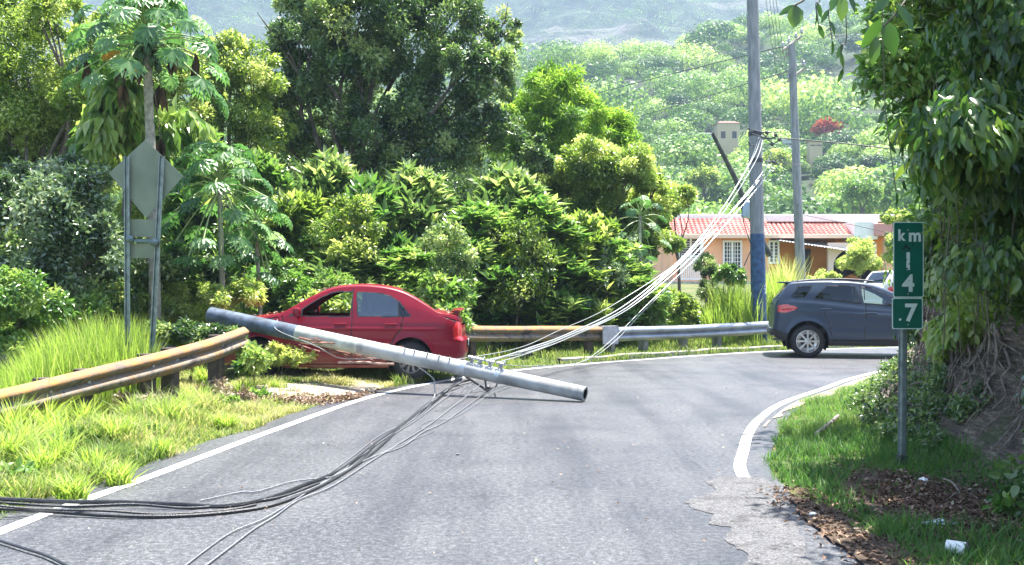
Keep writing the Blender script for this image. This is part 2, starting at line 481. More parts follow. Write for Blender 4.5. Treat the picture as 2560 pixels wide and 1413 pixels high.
def blob_patch(name, cx, cy, rx, ry, m, label, z=.012, n=90, rot=0, seed=0):
    V = [(cx, cy)]
    rings = 10
    for r in range(1, rings+1):
        for k in range(n):
            a = 2*pi*k/n
            rr_ = r/rings*(1+.28*float(vnoise(cos(a)*2.5+seed, sin(a)*2.5, seed)) + .1*float(vnoise(cos(a)*9+seed, sin(a)*9, seed)))
            ex, ey = rx*rr_*cos(a), ry*rr_*sin(a)
            V.append((cx+ex*cos(rot)-ey*sin(rot), cy+ex*sin(rot)+ey*cos(rot)))
    V = np.array(V); z0 = zg(V[:, 0], V[:, 1])+z; z0 = np.where((V[:, 0] < 1) & (dist_line(L_EDGE, V[:, 0], V[:, 1]) < .40), -.03, z0)
    F = [(0, 1+k, 1+(k+1) % n) for k in range(n)]
    for r in range(rings-1):
        F += [(1+r*n+k, 1+(r+1)*n+k, 1+(r+1)*n+(k+1) % n, 1+r*n+(k+1) % n) for k in range(n)]
    o = mesh_obj(name, np.c_[V, z0], F, m, smooth=True)
    return tag(o, label, kind='structure')
blob_patch('dirt', -2.75, 14.75, 1.35, .85, m_sand, 'pale bare dirt between the road and the red car', rot=.75, seed=3, z=.03)
m_soil = mat('dark_leafy_soil', (.075,.05,.032), .95, var=.5, scale=20, bump=.8, bscale=60)
blob_patch('soil', 2.95, 7.3, .55, 1.1, m_soil, 'dark bare soil at the foot of the kilometre sign', seed=8, z=.02)
blob_patch('verge_soil', 2.12, 6.2, .16, 1.2, m_soil, 'strip of dark soil between the road and the right hand grass', seed=11, z=.035)

# low concrete kerb showing through the grass on the left and along the far verge
m_conc = mat('old_concrete', (.36,.34,.30), .9, var=.25, scale=6, bump=.4, bscale=40)
def kerb(name, L, off, w, h0, label):
    A = offset_line(L, off); B = offset_line(L, off+w)
    n = len(L); V = []
    for a, c in zip(A, B): h = h0+.02*float(vnoise(a[0]*1.5, a[1]*1.5, 0)); V += [(a[0], a[1], -.05), (a[0], a[1], h-.015), (a[0]*.9+c[0]*.1, a[1]*.9+c[1]*.1, h), (c[0]*.9+a[0]*.1, c[1]*.9+a[1]*.1, h), (c[0], c[1], h-.015), (c[0], c[1], -.05)]
    F = [(i*6+k, i*6+k+1, (i+1)*6+k+1, (i+1)*6+k) for i in range(n-1) for k in range(5)]
    return tag(mesh_obj(name, V, F, m_conc), label, kind='structure')
kerb('left_kerb', resample(sub(L_EDGE, y0=6, y1=12.6), 120), .72, .13, .045, 'low concrete kerb half buried in the left verge grass')
kerb('far_kerb', resample(sub(L_EDGE, y0=19.6, x1=30), 200), .42, .14, .09, 'low weathered concrete kerb below the far guardrail')

# ---------------- right bank
FOOT = spline([(2.9,-3),(2.95,3),(3.15,6),(3.42,8.5),(3.58,10.2),(3.85,11.6),(4.4,13.4),(5.55,15.6),(7.5,17.4),(10.5,18.6),(16,19),(28,17)], 16)
FOOT = resample(FOOT, 260)
prof = np.array([(-.35,-.12),(0,-.02),(.26,.12),(.52,.30),(.78,.56),(.98,.90),(1.12,1.35),(1.22,1.8),(1.36,2.3),(1.4,2.8),(1.8,3.3),(2.4,3.8),(3.5,4.3),(5.5,4.8),(8,5.0)])
pu = np.r_[0, np.cumsum(np.linalg.norm(np.diff(prof, axis=0), axis=1))]
uu = np.r_[np.linspace(0, 4.2, 110), np.linspace(4.3, pu[-1], 18)]
po = np.interp(uu, pu, prof[:, 0]); ph = np.interp(uu, pu, prof[:, 1])
t = np.gradient(FOOT, axis=0); t /= np.linalg.norm(t, axis=1)[:, None]; nn_ = np.stack([t[:, 1], -t[:, 0]], 1)
def bankpt(i, o, h):
    return FOOT[i] + nn_[i]*o, h
BX = FOOT[:, 0][:, None] + nn_[:, 0][:, None]*po[None]; BY = FOOT[:, 1][:, None] + nn_[:, 1][:, None]*po[None]
BZ = np.repeat(ph[None], len(FOOT), 0)
hn = smooth01((BZ-.05)/.8)
# lower the bank towards its far nose so it ends as a gentle slope beside the bend
ln = np.arange(len(FOOT))/len(FOOT)
amp = hn*.34*fbm(BX*.8, BY*.8, BZ*.8) + hn*.10*fbm(BX*4+9, BY*4, BZ*2)
# diagonal furrows of roots and washed soil
fur = hn*.09*np.abs(vnoise((BY*1.2+BZ*1.0)*5, BZ*.8, 2.0))
BX2 = BX + nn_[:, 0][:, None]*(amp+fur)*-1; BY2 = BY + nn_[:, 1][:, None]*(amp+fur)*-1; BZ2 = BZ + .5*amp*.4
m_bank, nt, b = node_mat('earth_bank_with_roots_and_moss')
tc = N(nt, 'ShaderNodeTexCoord'); co = tc.outputs['Object']
mp = N(nt, 'ShaderNodeMapping'); mp.inputs['Rotation'].default_value = (R(50), 0, 0); mp.inputs['Scale'].default_value = (3, 1, 9); nt.links.new(co, mp.inputs[0])
na = noise(nt, mp.outputs[0], 3.2, 7, .7, .6); nb = noise(nt, co, 1.6, 6); nc = noise(nt, co, 40, 4)
ra = ramp(nt, na.outputs[0], [(.34, (.05,.036,.028)), (.5, (.13,.10,.075)), (.62, (.28,.22,.17)), (.75, (.42,.36,.30))])
rb = ramp(nt, nb.outputs[0], [(.58, (0,0,0)), (.68, (.8,.8,.8))])
col = mixc(nt, rb.outputs[0], ra.outputs[0], (.06,.09,.025))
rcc = ramp(nt, nc.outputs[0], [(.3, (.5,.5,.5)), (.7, (1.35,1.35,1.3))])
nt.links.new(mixc(nt, 1, col, rcc.outputs[0], 'MULTIPLY'), b.inputs['Base Color']); b.inputs['Roughness'].default_value = .9
bp = N(nt, 'ShaderNodeBump', i_Strength=1.0, i_Distance=.08); nt.links.new(na.outputs[0], bp.inputs['Height']); nt.links.new(bp.outputs[0], b.inputs['Normal'])
tag(mesh_obj('bank', np.stack([BX2, BY2, BZ2], -1).reshape(-1, 3), grid_faces(*BX2.shape), m_bank, smooth=True), 'steep dark earth bank at the right of the road', kind='structure')

# ---------------- hillside and mountain
def hill_z(x, y):
    crest = 330 + .42*x
    s = np.clip((y-105)/(330.0+0*x), 0, 1.6)
    z = 3.0 + 108*s**1.12
    z = z + .10*(x-20)*smooth01((y-140)/200)
    z = z + smooth01((y-110)/90)*(9*fbm(x/60, y/60) + 3*fbm(x/20+5, y/20))
    return z - 4
hx = np.linspace(-420, 520, 190); hy = np.linspace(95, 620, 150)
HX, HY = np.meshgrid(hx, hy, indexing='ij')
HZ = hill_z(HX, HY)
over = np.clip(HY-(270+.35*(HX+150)), 0, None)
HZ = np.maximum(HZ - over*.62, -18)
m_hill = mat('hillside_undergrowth', (.018,.032,.012), .95, var=.5, scale=.12)
tag(mesh_obj('hillside', np.stack([HX, HY, HZ], -1).reshape(-1, 3), grid_faces(len(hx), len(hy)), m_hill, smooth=True), 'wooded hillside rising behind the house', kind='structure')
mx_ = np.linspace(-1300, 1300, 200); my_ = np.linspace(480, 1100, 120)
MX, MY = np.meshgrid(mx_, my_, indexing='ij')
def mount_z(x, y): return -10 + 290*smooth01((y-470)/480) + smooth01((y-480)/120)*(42*fbm(x/110, y/110) + 16*fbm(x/35, y/35))
MZ = mount_z(MX, MY)
m_mount, nt, b = node_mat('distant_mountain_forest')
tc = N(nt, 'ShaderNodeTexCoord'); co = tc.outputs['Object']
na = noise(nt, co, .09, 8, .7); nb = noise(nt, co, .012, 5)
mp = N(nt, 'ShaderNodeMapping'); mp.inputs['Scale'].default_value = (.006, .01, .06); nt.links.new(co, mp.inputs[0])
nst = noise(nt, mp.outputs[0], 1.0, 5, .6)
ra = ramp(nt, na.outputs[0], [(.35, (.006,.014,.008)), (.5, (.020,.040,.018)), (.68, (.06,.09,.04))])
rs = ramp(nt, nst.outputs[0], [(.58, (0,0,0)), (.64, (.8,.8,.8))])
nt.links.new(mixc(nt, rs.outputs[0], ra.outputs[0], (.15,.14,.12)), b.inputs['Base Color']); b.inputs['Roughness'].default_value = 1
bp = N(nt, 'ShaderNodeBump', i_Strength=1.0, i_Distance=6.0); nt.links.new(na.outputs[0], bp.inputs['Height']); nt.links.new(bp.outputs[0], b.inputs['Normal'])
tag(mesh_obj('mountain', np.stack([MX, MY, MZ], -1).reshape(-1, 3), grid_faces(len(mx_), len(my_)), m_mount, smooth=True), 'hazy blue distant mountain with pale clearings', kind='structure')
# ================================================================== VEGETATION TOOLS
def unit(v): return v/(np.linalg.norm(v, axis=-1, keepdims=True)+1e-9)
def rdir(n): return unit(rng.normal(size=(n, 3)))

class LB:
    """batch of leaves"""
    def __init__(s): s.P = []
    def add(s, C, D, Nn, L, W, tint, detail=0, droop=.15, fold=.18):
        n = len(C)
        if n == 0: return
        D = unit(D); S = unit(np.cross(D, Nn)); Nn = np.cross(S, D)
        L = np.broadcast_to(np.asarray(L, float), (n,))[:, None]; W = np.broadcast_to(np.asarray(W, float), (n,))[:, None]
        if detail == 0:
            V = np.stack([C, C+D*L*.42+S*W*.5+Nn*W*fold, C+D*L-Nn*L*droop, C+D*L*.42-S*W*.5+Nn*W*fold], 1)
            T = np.array([(0, 1, 2), (0, 2, 3)])
        else:
            def st(t, w, k): return C+D*L*t-Nn*L*droop*t*t+S*W*w*.5+Nn*W*fold*abs(w)*k
            V = np.stack([C, st(.28,.86,1), st(.28,0,1), st(.28,-.86,1), st(.62,.9,1), st(.62,0,1), st(.62,-.9,1), st(.86,.4,1), st(.86,-.4,1), st(1.0,0,1)], 1)
            T = np.array([(0,1,2),(0,2,3),(1,4,5),(1,5,2),(2,5,6),(2,6,3),(4,7,5),(5,7,9),(5,9,8),(5,8,6)])
        k = V.shape[1]
        s.P.append((V.reshape(-1, 3), (np.arange(n)[:, None, None]*k+T[None]).reshape(-1, 3), np.repeat(np.broadcast_to(tint, (n,)), k)))
    def arrays(s):
        V = []; F = []; A = []; b = 0
        for v, f, a in s.P: V.append(v); F.append(f+b); A.append(a); b += len(v)
        return np.vstack(V), np.vstack(F), np.clip(np.concatenate(A), 0, 1)
    def build(s, name, m, parent=None, local=False):
        V, F, A = s.arrays()
        return mesh_obj(name, V, F, m, parent, attr=A, local=local)

def crown(blobs, n, size, style='broad', lb=None, clump=.34, aspect=.45, spread=.25, droop=.15, detail=0, base_t=.5, shell=.45, up=.8):
    """blobs: (centre xyz, radii xyz)"""
    lb = lb or LB()
    n = max(8, int(n*Q))
    vol = np.array([np.prod(r)**(2/3.) for c, r in blobs]); sh = vol/vol.sum()
    for (c, r), f in zip(blobs, sh):
        c = np.array(c, float); r = np.array(r, float); m = float(np.mean(r))
        nl = max(6, int(n*f)); K = max(6, int(26*min(1.6, (m/.8)**.6)))
        d = rdir(K); d[:, 2] = np.abs(d[:, 2])*1.0 - .45*rng.random(K)
        d = unit(d)
        cc = c+d*r*(shell+(1-shell)*rng.random((K, 1)))
        sr = m*clump*(.6+.8*rng.random(K)); ct = spread*rng.normal(size=K)
        ki = rng.integers(0, K, nl)
        if style == 'whorl':
            per = 7; ns = max(2, nl//per); ki = rng.integers(0, K, ns)
            pos = cc[ki]+rdir(ns)*sr[ki, None]*(rng.random((ns, 1))**.4)
            outw = unit(pos-c)
            ax = unit(np.array([0, 0, 1.0])*up+outw*.55+rng.normal(size=(ns, 3))*.22)
            st_ = rng.normal(size=ns)*.10
            for j in range(per):
                th = R(14+60*((j+.5)/per))+rng.normal(size=(ns, 1))*.22; az = 2.4*j+rng.random((ns, 1))*6.28
                u = unit(np.cross(ax, np.array([0.3, 1, .1]))); v = np.cross(ax, u)
                rad = u*np.cos(az)+v*np.sin(az)
                D = ax*np.cos(th)+rad*np.sin(th); Nn = ax*np.sin(th)-rad*np.cos(th)
                L = size*(.75+.5*rng.random(ns))
                lb.add(pos-ax*.05*j*size, D, Nn, L, L*aspect, base_t+ct[ki]+st_+rng.normal(size=ns)*.08+(.16 if j < 3 else 0), detail, droop)
        else:
            pos = cc[ki]+rdir(nl)*sr[ki, None]*(rng.random((nl, 1))**.4)
            outw = unit(pos-c)
            if style == 'fine':
                D = unit(outw*.5+rng.normal(size=(nl, 3))*.5+np.array([0, 0, -.45])); Nn = unit(outw*.4+rng.normal(size=(nl, 3))*.7+np.array([0, 0, .4]))
            elif style == 'hang':
                D = unit(outw*.35+rng.normal(size=(nl, 3))*.35+np.array([0, 0, -.9])); Nn = unit(outw*.9+rng.normal(size=(nl, 3))*.5+np.array([0, 0, .35]))
            else:
                D = unit(outw*.45+rng.normal(size=(nl, 3))*.7+np.array([0, 0, -.15])); Nn = unit(outw*.45+rng.normal(size=(nl, 3))*.75+np.array([0, 0, up]))
            L = size*(.65+.7*rng.random(nl))
            lb.add(pos, D, Nn, L, L*aspect, base_t+ct[ki]+rng.normal(size=nl)*.12, detail, droop)
    return lb

def limbs(base, targets, r0, mb=None, wob=.12, trunk_top=None):
    mb = mb or MB(); base = np.array(base, float)
    top = np.array(trunk_top, float) if trunk_top is not None else np.mean([np.array(t) for t in targets], 0)
    fork = base+(top-base)*.55
    H = np.linalg.norm(top-base)
    path = [base+(top-base)*t+np.array([vnoise(t*3, base[0], 1), vnoise(t*3, base[0], 9), 0])*wob*H*.3*t for t in np.linspace(0, 1, 7)]
    mb.tube(path, [r0*(1.25-.3*t if t == 0 else 1-.75*t) for t in np.linspace(0, 1, 7)], 8)
    for i, tg in enumerate(targets):
        tg = np.array(tg, float); s0 = base+(top-base)*(.35+.5*random.random()*.8)
        mid = (s0+tg)/2+np.array([random.uniform(-1, 1), random.uniform(-1, 1), random.uniform(0, 1)])*wob*np.linalg.norm(tg-s0)
        pp = spline([s0, mid, tg], 4)
        mb.tube(pp, [r0*.42*(1-.8*k/(len(pp)-1)) for k in range(len(pp))], 6)
        for k in range(3):
            e = tg+np.array([random.uniform(-1, 1), random.uniform(-1, 1), random.uniform(-.2, 1)])*.35*np.linalg.norm(tg-s0)*.6
            mb.tube([mid*.4+tg*.6, (tg+e)/2, e], [r0*.14, r0*.09, r0*.03], 5)
    return mb

m_bark = mat('bark', (.12,.095,.075), .9, var=.4, scale=9, bump=.8, bscale=30)
m_barkg = mat('pale_grey_bark', (.30,.27,.22), .85, var=.35, scale=12, bump=.6, bscale=40)

def px_blobs(lst, d, dz=.5):
    out = []
    for b in lst:
        x, y, rx, ry = b[:4]; dd = d+(b[4] if len(b) > 4 else random.uniform(-dz, dz)); k = dd/2560
        out.append((P(x, y, dd), (rx*k, (rx+ry)/2*k*.85, ry*k)))
    return out

def tree(name, label, cat, d, base_x, blobs, n, size, style, m, group=None, r0=.12, bark=None, top=None, foliage='crown', dz=.6, **kw):
    B = px_blobs(blobs, d, dz)
    bx = (base_x-1280)/2560*d; bz = float(zg(bx, d))
    root = thing(name, label, cat, (bx, d, bz), 0, group)
    crown(B, n, size, style, **kw).build(foliage, m, root)
    tt = P(top[0], top[1], d) if top else None
    limbs((bx, d, bz-.1), [b[0] for b in B], r0, trunk_top=tt).build('trunk' if cat == 'tree' else 'stem', bark or m_bark, root, smooth=True)
    return root

def dup(root, loc, rz=0, sc=1.0, label=None):
    r = root.copy(); COL.objects.link(r); r.location = loc; r.rotation_euler = (0, 0, rz); r.scale = (sc[0], sc[1], sc[2]) if not np.isscalar(sc) else (sc, sc, sc)
    if label: r['label'] = label
    for ch in list(root.children):
        c = ch.copy(); COL.objects.link(c); c.parent = r
        for g in ch.children:
            e = g.copy(); COL.objects.link(e); e.parent = c
    return r

# leaf materials (all lit by the same sun; lawn grass has shade in its colour)
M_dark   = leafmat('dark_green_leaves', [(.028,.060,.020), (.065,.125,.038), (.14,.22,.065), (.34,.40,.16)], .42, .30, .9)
M_mid    = leafmat('mid_green_leaves', [(.030,.075,.018), (.075,.17,.034), (.15,.26,.055), (.32,.40,.12)], .42, .30, .8)
M_yellow = leafmat('yellow_green_leaves', [(.05,.095,.018), (.13,.20,.03), (.24,.31,.07), (.42,.45,.17)], .50, .32, .8, 1.9)
M_lime   = leafmat('bright_lime_leaves', [(.07,.15,.018), (.14,.26,.03), (.21,.34,.04), (.30,.42,.07)], .5, .42, .4)
M_glossy = leafmat('glossy_grey_green_leaves', [(.020,.045,.018), (.065,.115,.050), (.13,.20,.085), (.36,.42,.28)], .28, .22, 1.0)
M_papaya = leafmat('papaya_leaves', [(.035,.10,.030), (.07,.17,.05), (.12,.24,.08), (.25,.38,.20)], .42, .33, .7)
M_big    = leafmat('large_drooping_leaves', [(.018,.050,.014), (.042,.105,.022), (.090,.17,.032), (.20,.27,.05)], .42, .28, .7)
M_grass  = leafmat('sunlit_grass_blades', [(.09,.16,.03), (.18,.28,.045), (.28,.37,.07), (.46,.43,.20)], .5, .5, .35)
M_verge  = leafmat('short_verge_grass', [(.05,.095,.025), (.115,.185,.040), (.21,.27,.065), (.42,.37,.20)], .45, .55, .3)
M_shade  = leafmat('shade_toned_lawn_grass', [(.035,.09,.025), (.06,.15,.035), (.10,.20,.045), (.17,.22,.07)], .45, .5, .3)  # darker, cooler greens: shade put into the lawn colour
M_litter = leafmat('fallen_dry_leaves', [(.075,.045,.032), (.16,.095,.065), (.29,.20,.14), (.50,.42,.33)], .12, .7, .3, 1.0)
M_dead   = leafmat('dead_hanging_leaves', [(.03,.022,.015), (.06,.04,.025), (.10,.06,.035), (.16,.10,.05)], .1, .8, .2, 1.0)
M_orange = leafmat('orange_papaya_leaves', [(.5,.22,.03), (.6,.28,.04), (.75,.40,.06), (.7,.5,.1)], .4, .5, .3, 1.0)
M_flame  = leafmat('red_blossom', [(.35,.05,.03), (.5,.08,.05), (.65,.14,.09), (.3,.2,.05)], .3, .6, .3, 1.0)

# ---- papaya plants
def papaya_leaf(lb, c, n, Rr, lean, tint, lobes=8):
    n = unit(np.array(n, float)); u = unit(np.cross(n, np.array([.2, .1, 1.0]))) if abs(n[2]) < .9 else unit(np.cross(n, np.array([1.0, 0, 0])))
    v = np.cross(n, u); f = unit(lean-n*np.dot(lean, n)); s_ = np.cross(n, f)
    C = []; D = []; NN = []; L = []
    for k in range(lobes):
        a = R(-145+290*k/(lobes-1))
        dd = f*cos(a)+s_*sin(a); dd = unit(dd-n*.30)
        ll = Rr*(1-.28*abs(a)/R(145))
        C.append(c); D.append(dd); NN.append(n); L.append(ll)
        q = c+dd*ll*.45
        for sg in (-1, 1):
            C.append(q); D.append(unit(dd+sg*.75*np.cross(n, dd)-n*.15)); NN.append(n); L.append(ll*.48)
    lb.add(np.array(C), np.array(D), np.array(NN), np.array(L), np.array(L)*.34, tint+rng.normal(size=len(C))*.05, 0, .18)

def papaya(name, label, d, bx_px, top_px, nl, spread_px, leaf_r, tr=.07, low=-.25, lay=1.0, group=None, extra=True, base_dz=0, pet_up=.25):
    k = d/2560; T = P(top_px[0], top_px[1], d); bx = (bx_px-1280)*k; bz = float(zg(bx, d))
    root = thing(name, label, 'tree', (bx, d, bz), 0, group)
    base = np.array([bx, d, bz-.1])
    mb = MB(); ts = np.linspace(0, 1, 14)
    path = [base+(T-base)*t+np.array([.10*sin(t*2.6)*(1-t)*(1 if extra else .2), 0, 0]) for t in ts]
    mb.tube(path, [tr*(1.15-.45*t)*(1+.06*(i % 2)) for i, t in enumerate(ts)], 10); mb.build('trunk', m_barkg, root, smooth=True)
    lb = LB(); pb = MB()
    for i in range(nl):
        f = (i+.5)/nl; az = i*2.39996; el = R(80-(1-low)*80*f*lay)
        dr = np.array([cos(az)*cos(el), sin(az)*cos(el), sin(el)])
        ll = spread_px*k*(.55+.45*f)*(.85+.3*rng.random())
        s0 = T+np.array([0, 0, .10-.28*f]); e = s0+dr*ll; e[2] -= .10*ll
        mid = (s0+e)/2+np.array([0, 0, pet_up*.35*ll])
        pb.tube(spline([s0, mid, e], 4), .011, 5)
        nrm = unit(np.array([dr[0]*.65, dr[1]*.65, .75])+rng.normal(size=3)*.15)
        papaya_leaf(lb, e, nrm, leaf_r*(.75+.5*rng.random()), dr+np.array([0, 0, -.25]), .5+.2*rng.normal())
    lb.build('leaves', M_papaya, root); pb.build('petioles', mat('papaya_petiole', (.28,.36,.14), .5), root, smooth=True)
    return root, T, k

m_fruit = mat('dark_green_papaya_fruit', (.035,.075,.025), .4, var=.3, scale=10)
# ================================================================== PLANTS
rp, T, k = papaya('papaya_tree', 'tall papaya tree with round crown of long stalked leaves above the diamond sign', 17.0, 385, (366, 92), 64, 190, .36, .095, low=-.35)
fr = MB()
for i in range(22):
    a = i*2.4; z = -.05-.022*i; rr_ = .13+.003*i
    c = T+np.array([cos(a)*rr_, sin(a)*rr_, z])
    fr.lathe(c+np.array([0, 0, .09]), (0, 0, -1), [(0,.006),(.03,.045),(.08,.062),(.14,.05),(.19,.012)], 8)
fr.build('fruit_cluster', m_fruit, rp, smooth=True)
dd_ = LB(); st_ = MB()
for (x, y, L_) in [(215,150,.42),(312,145,.50),(306,215,.42),(430,140,.40),(488,140,.48),(402,215,.50),(350,160,.35),(402,350,.4)]:
    c = P(x, y, 17+rng.normal()*.15)
    for j in range(9):
        dd_.add(c[None]+rng.normal(size=(1, 3))*.02, np.array([[rng.normal()*.18, rng.normal()*.18, -1]]), np.array([[rng.normal()*.6, -1, .1]]), L_*(.6+.4*rng.random()), .085, rng.random(), 1, .05)
    st_.tube(spline([T+np.array([0, 0, -.3]), (T+c)/2+np.array([0, 0, .05]), c], 4), .008, 5)
dd_.build('dead_leaves', M_dead, rp); st_.build('dead_stalks', m_bark, rp)
ol = LB()
for (x, y) in [(283,128),(345,165),(268,135)]:
    papaya_leaf(ol, P(x, y, 16.8), (0, -.6, .6), .17, np.array([0, -.5, -.6]), .5)
ol.build('orange_leaves', M_orange, rp)

papaya('young_papaya_plant', 'low papaya plant with pale drooping fingered leaves right of the sign posts', 17.6, 560, (548, 455), 46, 165, .34, .05, low=-.9, extra=False)
papaya('young_papaya_plant', 'second papaya plant, pale fingered leaves, nearest to the parked red car nose', 18.2, 655, (640, 560), 22, 110, .30, .04, low=-1.0, extra=False)
papaya('young_papaya_plant', 'small papaya plant with pale leaves above the right end of the rusty far guardrail', 25.5, 1600, (1600, 540), 18, 80, .26, .05, low=-.9, extra=False)

tree('broadleaf_tree', 'yellow green small leaved tree filling the left edge above the bushes', 'tree', 19.5, 60,
     [(-60,60,190,150),(70,190,150,120),(40,330,170,130),(170,330,130,140),(-60,300,140,200),(250,440,110,110),(140,60,110,90),(210,240,110,100),(30,450,130,120),(230,120,70,70)], 72000, .085, 'broad', M_yellow, r0=.16, clump=.26, base_t=.52, up=.6)
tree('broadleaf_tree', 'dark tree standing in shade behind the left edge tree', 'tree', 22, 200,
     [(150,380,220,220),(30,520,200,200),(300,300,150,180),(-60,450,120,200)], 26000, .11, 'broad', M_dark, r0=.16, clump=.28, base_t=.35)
tree('broadleaf_tree', 'round green tree cut off by the left picture edge above the tall grass', 'tree', 17.5, -260,
     [(-260,520,150,150),(-200,650,150,130),(-360,640,140,130),(-300,760,160,90)], 9000, .13, 'broad', M_mid, r0=.1, clump=.36, base_t=.45)
tree('glossy_shrub', 'glossy grey green shrub left of the diamond sign posts', 'shrub', 15.6, 90,
     [(60,560,150,120),(190,520,120,110),(40,690,160,90),(230,640,90,100),(140,450,110,70)], 26000, .095, 'broad', M_glossy, r0=.05, clump=.3, base_t=.5)
tree('leafy_shrub', 'bright weedy shrub at the far left behind the tall grass', 'shrub', 14.6, 60,
     [(40,770,110,70),(150,800,110,60),(-30,800,80,80)], 11000, .085, 'broad', M_mid, r0=.03, clump=.35, base_t=.7)
tree('banana_plant', 'broad leaved green plant under the papaya crown', 'plant', 18.5, 300,
     [(300,230,60,90),(270,330,70,70),(330,330,60,70),(440,330,70,60)], 2600, .34, 'hang', M_mid, r0=.05, clump=.5, base_t=.75, aspect=.34)
tree('broadleaf_tree', 'yellow leaved tree between the papaya and the tall dark tree', 'tree', 25, 560,
     [(540,190,110,75),(625,200,90,95),(480,260,90,80),(590,310,100,80),(650,340,80,80),(560,120,60,40)], 30000, .10, 'broad', M_yellow, r0=.12, clump=.3, base_t=.62)
tree('broadleaf_tree', 'tall dark green tree in the middle reaching out of the picture', 'tree', 27, 890,
     [(900,60,170,150),(760,120,95,110),(1010,140,140,130),(1110,60,110,110),(820,250,130,110),(960,330,130,100),(1090,290,120,120),(1230,230,70,110),(1255,100,50,70),(1245,330,65,80),(700,110,40,50),(800,0,110,100),(1010,-20,130,100),(730,260,90,90),(1160,170,90,90),(780,370,120,80),(1060,400,130,90),(700,340,90,80),(1180,380,90,80),(960,430,110,70),(900,170,120,100)],
     120000, .115, 'broad', M_dark, r0=.22, clump=.27, base_t=.52, top=(890,260), shell=.55)
tree('bamboo_clump', 'feathery lime green bamboo right of the tall dark tree', 'bamboo', 31, 1400,
     [(1385,245,90,90),(1330,330,90,100),(1420,310,100,100),(1490,340,95,85),(1400,410,120,90),(1300,420,80,90),(1540,390,70,60)], 34000, .22, 'fine', M_lime, r0=.08, clump=.24, aspect=.17, base_t=.6, spread=.35)
tree('broadleaf_tree', 'light yellow green tree whose crown slopes down towards the pink house', 'tree', 27.5, 1540,
     [(1500,420,110,90),(1570,450,85,80),(1440,470,90,90),(1610,530,75,80),(1520,560,110,90),(1650,610,60,70),(1630,470,45,50)], 60000, .105, 'broad', M_yellow, r0=.15, clump=.28, base_t=.6)
tree('leafy_shrub', 'small dark bush in front of the lime bamboo', 'shrub', 26, 1330, [(1335,385,42,42),(1360,420,35,30)], 5000, .10, 'broad', M_dark, r0=.05, base_t=.4)
tree('broadleaf_tree', 'low pale bush tree at the left end of the pink house roof', 'tree', 34, 1700,
     [(1690,500,40,45),(1650,520,50,50),(1720,490,22,30)], 9000, .11, 'broad', M_yellow, r0=.07, base_t=.6)

# upright whorled shrubs in front of the trees: three builds, copied
def whorl_proto(name, label, x, ytop, d, hw, hh, n, group, m=M_mid, size=.27, bt=.5):
    kk = d/2560; bx = (x-1280)*kk; bz = float(zg(bx, d)); zt = CAM_H-(ytop-706.5)*kk
    H = zt-bz; B = []
    root = thing(name, label, 'shrub', (bx, d, bz), 0, group)
    w = hw*kk
    for (fx, fz, fr_) in [(0,.84,.62),(-.45,.70,.66),(.45,.74,.62),(0,.62,.8),(-.55,.50,.8),(.58,.48,.8),(0,.38,.95),(-.5,.26,.85),(.5,.26,.85),(0,.12,1.0)]:
        r_ = w*fr_; B.append((np.array([bx+fx*w, d+random.uniform(-.5,.5)*w, bz+fz*H]), (r_, r_, r_*1.25)))
    crown(B, n, size, 'whorl', clump=.42, aspect=.34, base_t=bt, shell=.55, spread=.22, up=1.0).build('crown', m, root)
    limbs((bx, d, bz-.1), [b[0] for b in B[:7]], .07).build('stem', m_bark, root, smooth=True)
    root['H'] = H
    return root, H
grp = 'upright leafy shrubs behind the car and guardrail'
W = [(500,275,22.5,75,3,'whorled shrub with upright leaves right of the papaya trunk'),
     (650,340,21.8,70,0,'whorled shrub directly below the dark tree lower left branches'),
     (820,345,22.6,75,1,'tall whorled shrub with pointed top just left of the dark tree trunk'),
     (745,470,20.6,80,2,'broad whorled shrub standing behind the red car bonnet'),
     (930,455,21.5,80,0,'whorled shrub rising behind the red car roof, left of its highest point'),
     (1045,380,22.4,72,1,'twin topped whorled shrub above the red car rear window'),
     (1180,480,21.8,80,2,'whorled shrub above the red car tail'),
     (1270,385,23.2,80,0,'whorled shrub in front of the feathery bamboo, beside the small dark bush'),
     (1340,470,22.6,80,1,'whorled shrub above the middle of the rusty far guardrail'),
     (1440,520,23.4,75,2,'whorled shrub above the joint of rusty and grey guardrail'),
     (860,590,19.9,75,1,'low whorled shrub touching the red car roofline'),
     (1545,580,24.2,75,0,'whorled shrub left of the hanging white cables at the far rail'),
     (1020,600,20.4,80,2,'low whorled shrub behind the red car rear window pillar')]
protos = []
for i, (x, yt, d, hw, v, lab) in enumerate(W):
    if len(protos) < 5:
        r_, H_ = whorl_proto('whorled_shrub', lab, x, yt, d, hw, 0, [7000,9000,6500,9500,6000][len(protos)], grp, [M_mid,M_mid,M_dark,M_yellow,M_mid][len(protos)], [.30,.24,.32,.23,.36][len(protos)], [.5,.62,.6,.35,.38][len(protos)])
        protos.append((r_, H_, hw*d/2560))
    else:
        pr, H_, w_ = protos[(v*2+i) % 5]; kk = d/2560; bx = (x-1280)*kk; bz = float(zg(bx, d)); H = CAM_H-(yt-706.5)*kk-bz
        dup(pr, (bx, d, bz), random.uniform(0, 6.28), (hw*kk/w_*1.05, hw*kk/w_*1.05, H/H_), lab)

